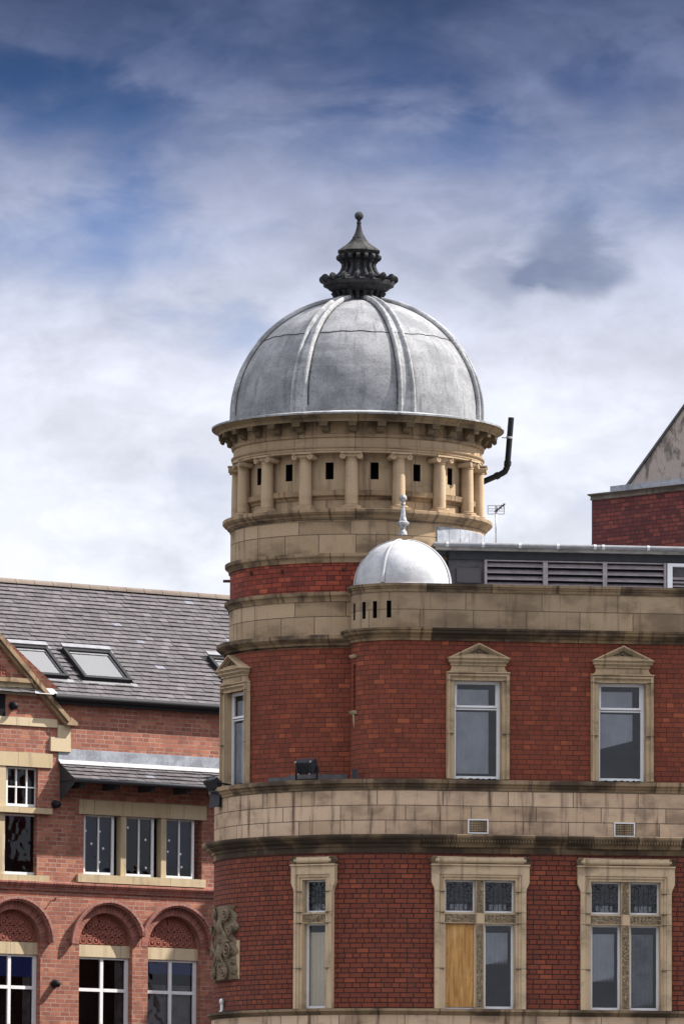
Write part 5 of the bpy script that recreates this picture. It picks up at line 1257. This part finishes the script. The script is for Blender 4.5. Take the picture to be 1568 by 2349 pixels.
skW = a2[0]-a1[0]; skH = a1[1]-on_roof(545, 795)[1]; st = (a1[1]+a2[1])/2
b2 = on_roof(295, 590); c1 = on_roof(1350, 655)
lights = [(b2[0]-skW, b2[0], b2[1]-skH, b2[1]), (a1[0], a2[0], st-skH, st), (c1[0], c1[0]+skW, c1[1]-skH+.03, c1[1]+.03)]
RF = slates('roof', X0-.3, X1, 0, s_ridge, roofP, LB, skip=lights)
# back slope
m_ = MB(); pr = roofP(0, s_ridge); m_.face([(X1, pr[1], pr[2]), (X0, pr[1], pr[2]), (X0, 2*pr[1]-ye0, ze0), (X1, 2*pr[1]-ye0, ze0)], c=.4)
m_.face([(X1, 0.02, z_eave), (X1, 2*pr[1]-ye0, ze0), (X1, pr[1], pr[2]-.02)], c=.4); m_.build('rear_slope', M['slate'], RF)
# ridge tiles
x = X0-.3; rnd = random.Random(8)
ridgeM = stone_mat('ridge_tile', (0.15, 0.12, 0.10), (0.26, 0.215, 0.18), 9, 9, .001, .3, .2)
m_ = MB()
while x < X1:
    w_ = .45; pts = []
    for k in range(7): an = math.pi*k/6; pts.append((pr[1]-.115*math.cos(an), pr[2]-.03+.105*math.sin(an)+rnd.uniform(0, .002)))
    for k in range(6): m_.face([(x, *pts[k]), (x+w_-.012, *pts[k]), (x+w_-.012, *pts[k+1]), (x, *pts[k+1])], smooth=True)
    m_.face([(x+w_-.012, q[0], q[1]) for q in pts]); m_.face([(x, q[0], q[1]) for q in pts][::-1])
    x += w_
m_.build('ridge_tiles', ridgeM, RF)
for i, (xa, xb, sa, sb) in enumerate(lights):
    m_ = MB(); t_ = .075; hh = .11
    def bx(x0, x1, s0, s1, h0, h1): m_.hexa([roofP(x0, s0, h0), roofP(x1, s0, h0), roofP(x1, s1, h0), roofP(x0, s1, h0), roofP(x0, s0, h1), roofP(x1, s0, h1), roofP(x1, s1, h1), roofP(x0, s1, h1)])
    bx(xa, xa+t_, sa, sb, -.01, hh); bx(xb-t_, xb, sa, sb, -.01, hh); bx(xa+t_, xb-t_, sa, sa+t_, -.01, hh-.004); bx(xa+t_, xb-t_, sb-t_*1.3, sb, -.01, hh-.004)
    S = m_.build('roof_window', M['black'], LB)
    m_ = MB(); bx(xa-.01, xb+.01, sb-.02, sb+.10, hh, hh+.03); bx(xa-.05, xb+.12, sa-.10, sa-.005, .012, .025); m_.build('flashing', M['gutter'], S)
    m_ = MB(); bx(xa+t_, xa+t_+.03, sa+t_, sb-t_*1.3, .03, .07); bx(xb-t_-.03, xb-t_, sa+t_, sb-t_*1.3, .03, .07); bx(xa+t_+.03, xb-t_-.03, sb-t_*1.3-.05, sb-t_*1.3, .03, .07); m_.build('inner_frame', M['gutter'], S)
    m_ = MB(); m_.face([roofP(xa+t_, sa+t_, .06), roofP(xb-t_, sa+t_, .06), roofP(xb-t_, sb-t_*1.3, .06), roofP(xa+t_, sb-t_*1.3, .06)]); m_.build('glass_pane', M['glass_sky'], S)
    m_ = MB(); m_.face([roofP(xa+t_, sa+t_, -.004), roofP(xb-t_, sa+t_, -.004), roofP(xb-t_, sb-t_*1.3, -.004), roofP(xa+t_, sb-t_*1.3, -.004)]); m_.build('roller_blind', M['leadwash'], S)
# gutter
xg0 = l4(325, 890)[0]
m_ = MB(); m_.cyl((xg0, ye0-.05, ze0-.035), (X1, ye0-.05, ze0-.035), .065, 12); m_.box(xg0, X1, ye0-.02, .0, ze0-.16, ze0-.01); m_.build('gutter', M['black'], LB)

# gable dormer, flush with the wall, left
gx, gz = l4(0, 545)[0], l4(0, 545)[1]; kx, kz = l4(425, 1062)[0], l4(425, 1062)[1]
slope = (gz-kz)/(kx-gx); xap = l4(-330, 0)[0]; zap = kz+slope*(kx-xap)
m_ = MB(); z_in = z_eave-.05
m_.face([(X0-.2, -.012, z_in), (l4(455, 1100)[0], -.012, z_in), (l4(455, 1100)[0], -.012, kz), (kx-.1, -.012, kz+.05), (xap, -.012, zap-.06), (xap-.5, -.012, zap-.5*slope-.06), (X0-.2, -.012, z_in)][:6])
m_.face([(l4(455, 1100)[0], -.012, z_in), (l4(455, 1100)[0], .6, z_in), (l4(455, 1100)[0], .6, kz), (l4(455, 1100)[0], -.012, kz)])
G = m_.build('gable_wall', M['brick_left'], LB)
m_ = MB(); L = 7; th = .11
def cpt(x, off): return (x, kz+slope*(kx-x)+off)
A0, A1 = cpt(kx+.0, -.04), cpt(xap, -.04); nA = math.hypot(1, slope)
m_.prism([(kx+.02, kz-.02), (kx+.02, kz+.09), (xap, zap+.09), (xap, zap-.02)], -.16, .5)
m_.prism([(kx-.02, kz-.075), (kx-.0, kz-.0201), (xap, zap-.0201), (xap, zap-.075)], -.10, .1)
m_.prism([(kx-.05, kz-.06), (kx+.21, kz-.06), (kx+.21, kz-.01), (kx+.05, kz+.10)], -.165, .5)
m_.build('gable_coping', M['ledge'], G)
m_ = MB(); zz0, zz1 = l4(80, 800)[1], l4(80, 772)[1]; xe = l4(195, 780)[0]
m_.box(X0-.2, xe, -.13, .0, zz0, zz1); m_.build('gable_string', M['ledge'], G)
m_ = MB(); z0, z1 = l4(100, 880)[1], zz0-.001; m_.prism([(X0-.2, z0), (l4(240, 880)[0], z0), (xe, z1), (X0-.2, z1)], -.035, .0)
z0, z1 = l4(100, 1080)[1], l4(100, 1026)[1]; m_.box(X0-.2, l4(372, 1050)[0], -.03, .0, z0, z1)
x1_ = l4(455, 1100)[0]; m_.box(l4(375, 1100)[0], x1_+.005, -.04, .1, l4(400, 1160)[1], kz-.061); m_.box(l4(325, 1200)[0], x1_+.006, -.05, .1, l4(400, 1255)[1], l4(400, 1161)[1]); m_.build('gable_stones', M['cream'], G)
m_ = MB(); z0 = zz1+.02; x = X0; g_ = .13
while x < xe:
    z = z0
    while z < cpt(x+g_, -.15)[1]-g_:
        m_.box(x+.01, x+g_-.01, -.035, -.0125, z+.01, z+.03); m_.box(x+.01, x+.03, -.034, -.0125, z+.03, z+g_-.01); m_.sphere((x+g_/2+.01, -.02, z+g_/2+.01), .03, 8, 6)
        z += g_
    x += g_
m_.build('terracotta_diaper', M['terra'], G)
m_ = MB(); m_.box(X0, l4(34, 950)[0], -.0135, -.0125, l4(20, 1030)[1], l4(20, 868)[1]); m_.build('gable_opening', M['dark'], G)
m_ = MB(); q0 = on_roof(262, 835); q1 = on_roof(385, 886); m_.face([roofP(q0[0]-.25, q1[1]-.02, .03), roofP(q1[0], q1[1]-.02, .03), roofP(q0[0]+.25, q0[1]+.05, .03), roofP(q0[0]-.15, q0[1]+.05, .03)]); m_.build('valley_lead', M['leadwash'], RF)
# slate canopy over the triple window
cx0 = l4(385, 1340)[0]; out_ = .62; zc1 = l4(900, 1352)[1]; zct_ = l4(900, 1262)[1]
ph = .80; lenh = .85; cpit = R(32)
run = .55; rise = None
pe = l4(900, 1452, -run)[1]
rise = zc1-pe; Ls = math.hypot(run, rise); c2, s2 = run/Ls, rise/Ls
def canP(x, s, h=0): return (x, -run+s*c2-h*s2, pe+s*s2+h*c2)
CN = slates('canopy', cx0, X1, 0, Ls, canP, LB, roww=.15, seed=4)
m_ = MB(); m_.face([(cx0+.02, -.02, zc1-.03), (cx0+.02, -run+.02, pe-.02), (cx0+.02, -run+.02, pe-.10), (cx0+.02, -.02, pe-.42)]); m_.face([(cx0, -run+.01, pe-.03), (X1, -run+.01, pe-.03), (X1, -.02, pe-.03), (cx0, -.02, pe-.03)]); m_.build('canopy_soffit', M['dkmetal'], CN)
m_ = MB(); m_.box(cx0-.02, X1, -.025, .0, zc1+.0, zct_); m_.build('lead_upstand', M['leadblue'], CN)
m_ = MB(); m_.hexa([canP(cx0-.03, Ls-.12, .03), canP(X1, Ls-.12, .03), (X1, -.028, zc1+.03), (cx0-.03, -.028, zc1+.03), canP(cx0-.03, Ls-.12, .04), canP(X1, Ls-.12, .04), (X1, -.028, zc1+.055), (cx0-.03, -.028, zc1+.055)]); m_.build('lead_apron', M['leadwash'], CN)
m_ = MB(); m_.cyl((cx0-.02, -run-.04, pe-.03), (X1, -run-.04, pe-.03), .045, 10); m_.build('canopy_gutter', M['dkmetal'], CN)
for k in range(8):
    x_ = l5(455+230*k, 60)[0]; m_ = MB(); m_.box(x_-.05, x_+.05, -run+.08, -.001, pe-.16, pe-.035); m_.build('canopy_bracket', M['dkmetal'], CN)
# round black wall lamps
lampdef = [((80, 952), 4, 'black round wall lamp on the gable brickwork below the roof windows'), ((358, 158), 5, 'black round wall lamp under the left end of the slate canopy'), ((355, 1330), 5, 'black round wall lamp between the first two arched windows')]
L0 = None
for (p, k, lab) in lampdef:
    q = (l4 if k == 4 else l5)(*p); Wp = LF.M @ Vector((q[0], 0, q[1]))
    if L0 is None:
        L0 = thing('wall_lamp', lab, 'lamp', Wp, BETA, 'round wall lamps')
        m_ = MB(); m_.cyl((0, -.11, -.01), (0, 0, 0), .07, 16); m_.sphere((0, -.11, -.01), .07, 16, 10); m_.build('lamp_body', M['black'], L0)
        m_ = MB(); m_.cyl((0, -.02, 0), (0, 0, 0), .085, 16); m_.build('back_plate', M['dkmetal'], L0)
        L0.location = Wp
    else:
        c = L0.copy(); C.objects.link(c); c.location = Wp; c['label'] = lab
        for ch in list(L0.children): e = ch.copy(); C.objects.link(e); e.parent = c
q = l5(335, 790); Wp = LF.M @ Vector((q[0], 0, q[1]))
m_ = MB(); m_.tube([(0, 0, 0), (0, -.1, .0), (.02, -.14, .03), (.04, -.12, .06), (.03, -.08, .04)], .01, 6); o = m_.build('iron_hook', M['rust']); o.location = Wp; o.rotation_euler = (0, 0, BETA); tag(o, 'small iron hook in the brick between the left arches', 'hook')

# ================================================================== RIGHT BUILDING
GAM = R(-47)
rx = ray(1356, 1200); rx = rx*(140.0/rx.y)
RFm = Frame(rx.x, 140.0, GAM)
RBd = thing('brick_block_with_gable', 'dull red brick block with stained rendered gable behind the roof at right', 'building', (rx.x, 140.0, 0), GAM)
def r3(x, y, yy=0): return RFm.at((x/2.575+1100)*.9175, (y/2.575+950)*.9175, yy)
zt = r3(1250, 745)[1]; XR = 9
m_ = MB(); m_.box(0, XR, 0, 9, 0, zt); m_.build('wall', M['brick_right'], RBd)
m_ = MB(); zc0 = zt; ztc = r3(1250, 700, -.08)[1]; hh = ztc-zc0
m_.sweep([(0, zc0), (.03, zc0), (.035, zc0+hh*.35), (.02, zc0+hh*.4), (.03, zc0+hh*.6), (.09, zc0+hh*.8), (.1, zc0+hh), (0, zc0+hh+.01)], [(-.0, 6, -1, 0, -6), (-.0, 0, -.7, -.7, 0), (XR, 0, 0, -1, XR)]); m_.face([(0, 0, ztc), (XR, 0, ztc), (XR, 9, ztc), (0, 9, ztc)]); m_.build('stone_coping', M['greystone'], RBd)
m_ = MB(); xs = r3(1120, 740)[0]; m_.box(xs, XR, -.13, .4, ztc-.02, ztc+.10); m_.build('lead_capping', M['leadblue'], RBd)
gy = .35
g0 = r3(1200, 700, gy); g1 = r3(1568, 182, gy); sl_ = (g1[1]-g0[1])/(g1[0]-g0[0]); gx2 = g1[0]+1.0; gz2 = g1[1]+sl_*1.0
m_ = MB(); m_.prism([(g0[0]-.1, ztc), (gx2+(gx2-g0[0])+.1, ztc), (gx2, gz2)], gy, gy+6); G = m_.build('gable', M['render'], RBd)
m_ = MB(); m_.prism([(g0[0]-.14, ztc+.04), (g0[0]-.10, ztc+.0), (gx2, gz2-.0), (gx2, gz2+.05)], gy-.04, gy+6); m_.prism([(gx2, gz2+.0), (2*gx2-g0[0]+.1, ztc), (2*gx2-g0[0]+.14, ztc+.06), (gx2, gz2+.05)], gy-.04, gy+6); m_.build('gable_roof', M['slatewall'], G)
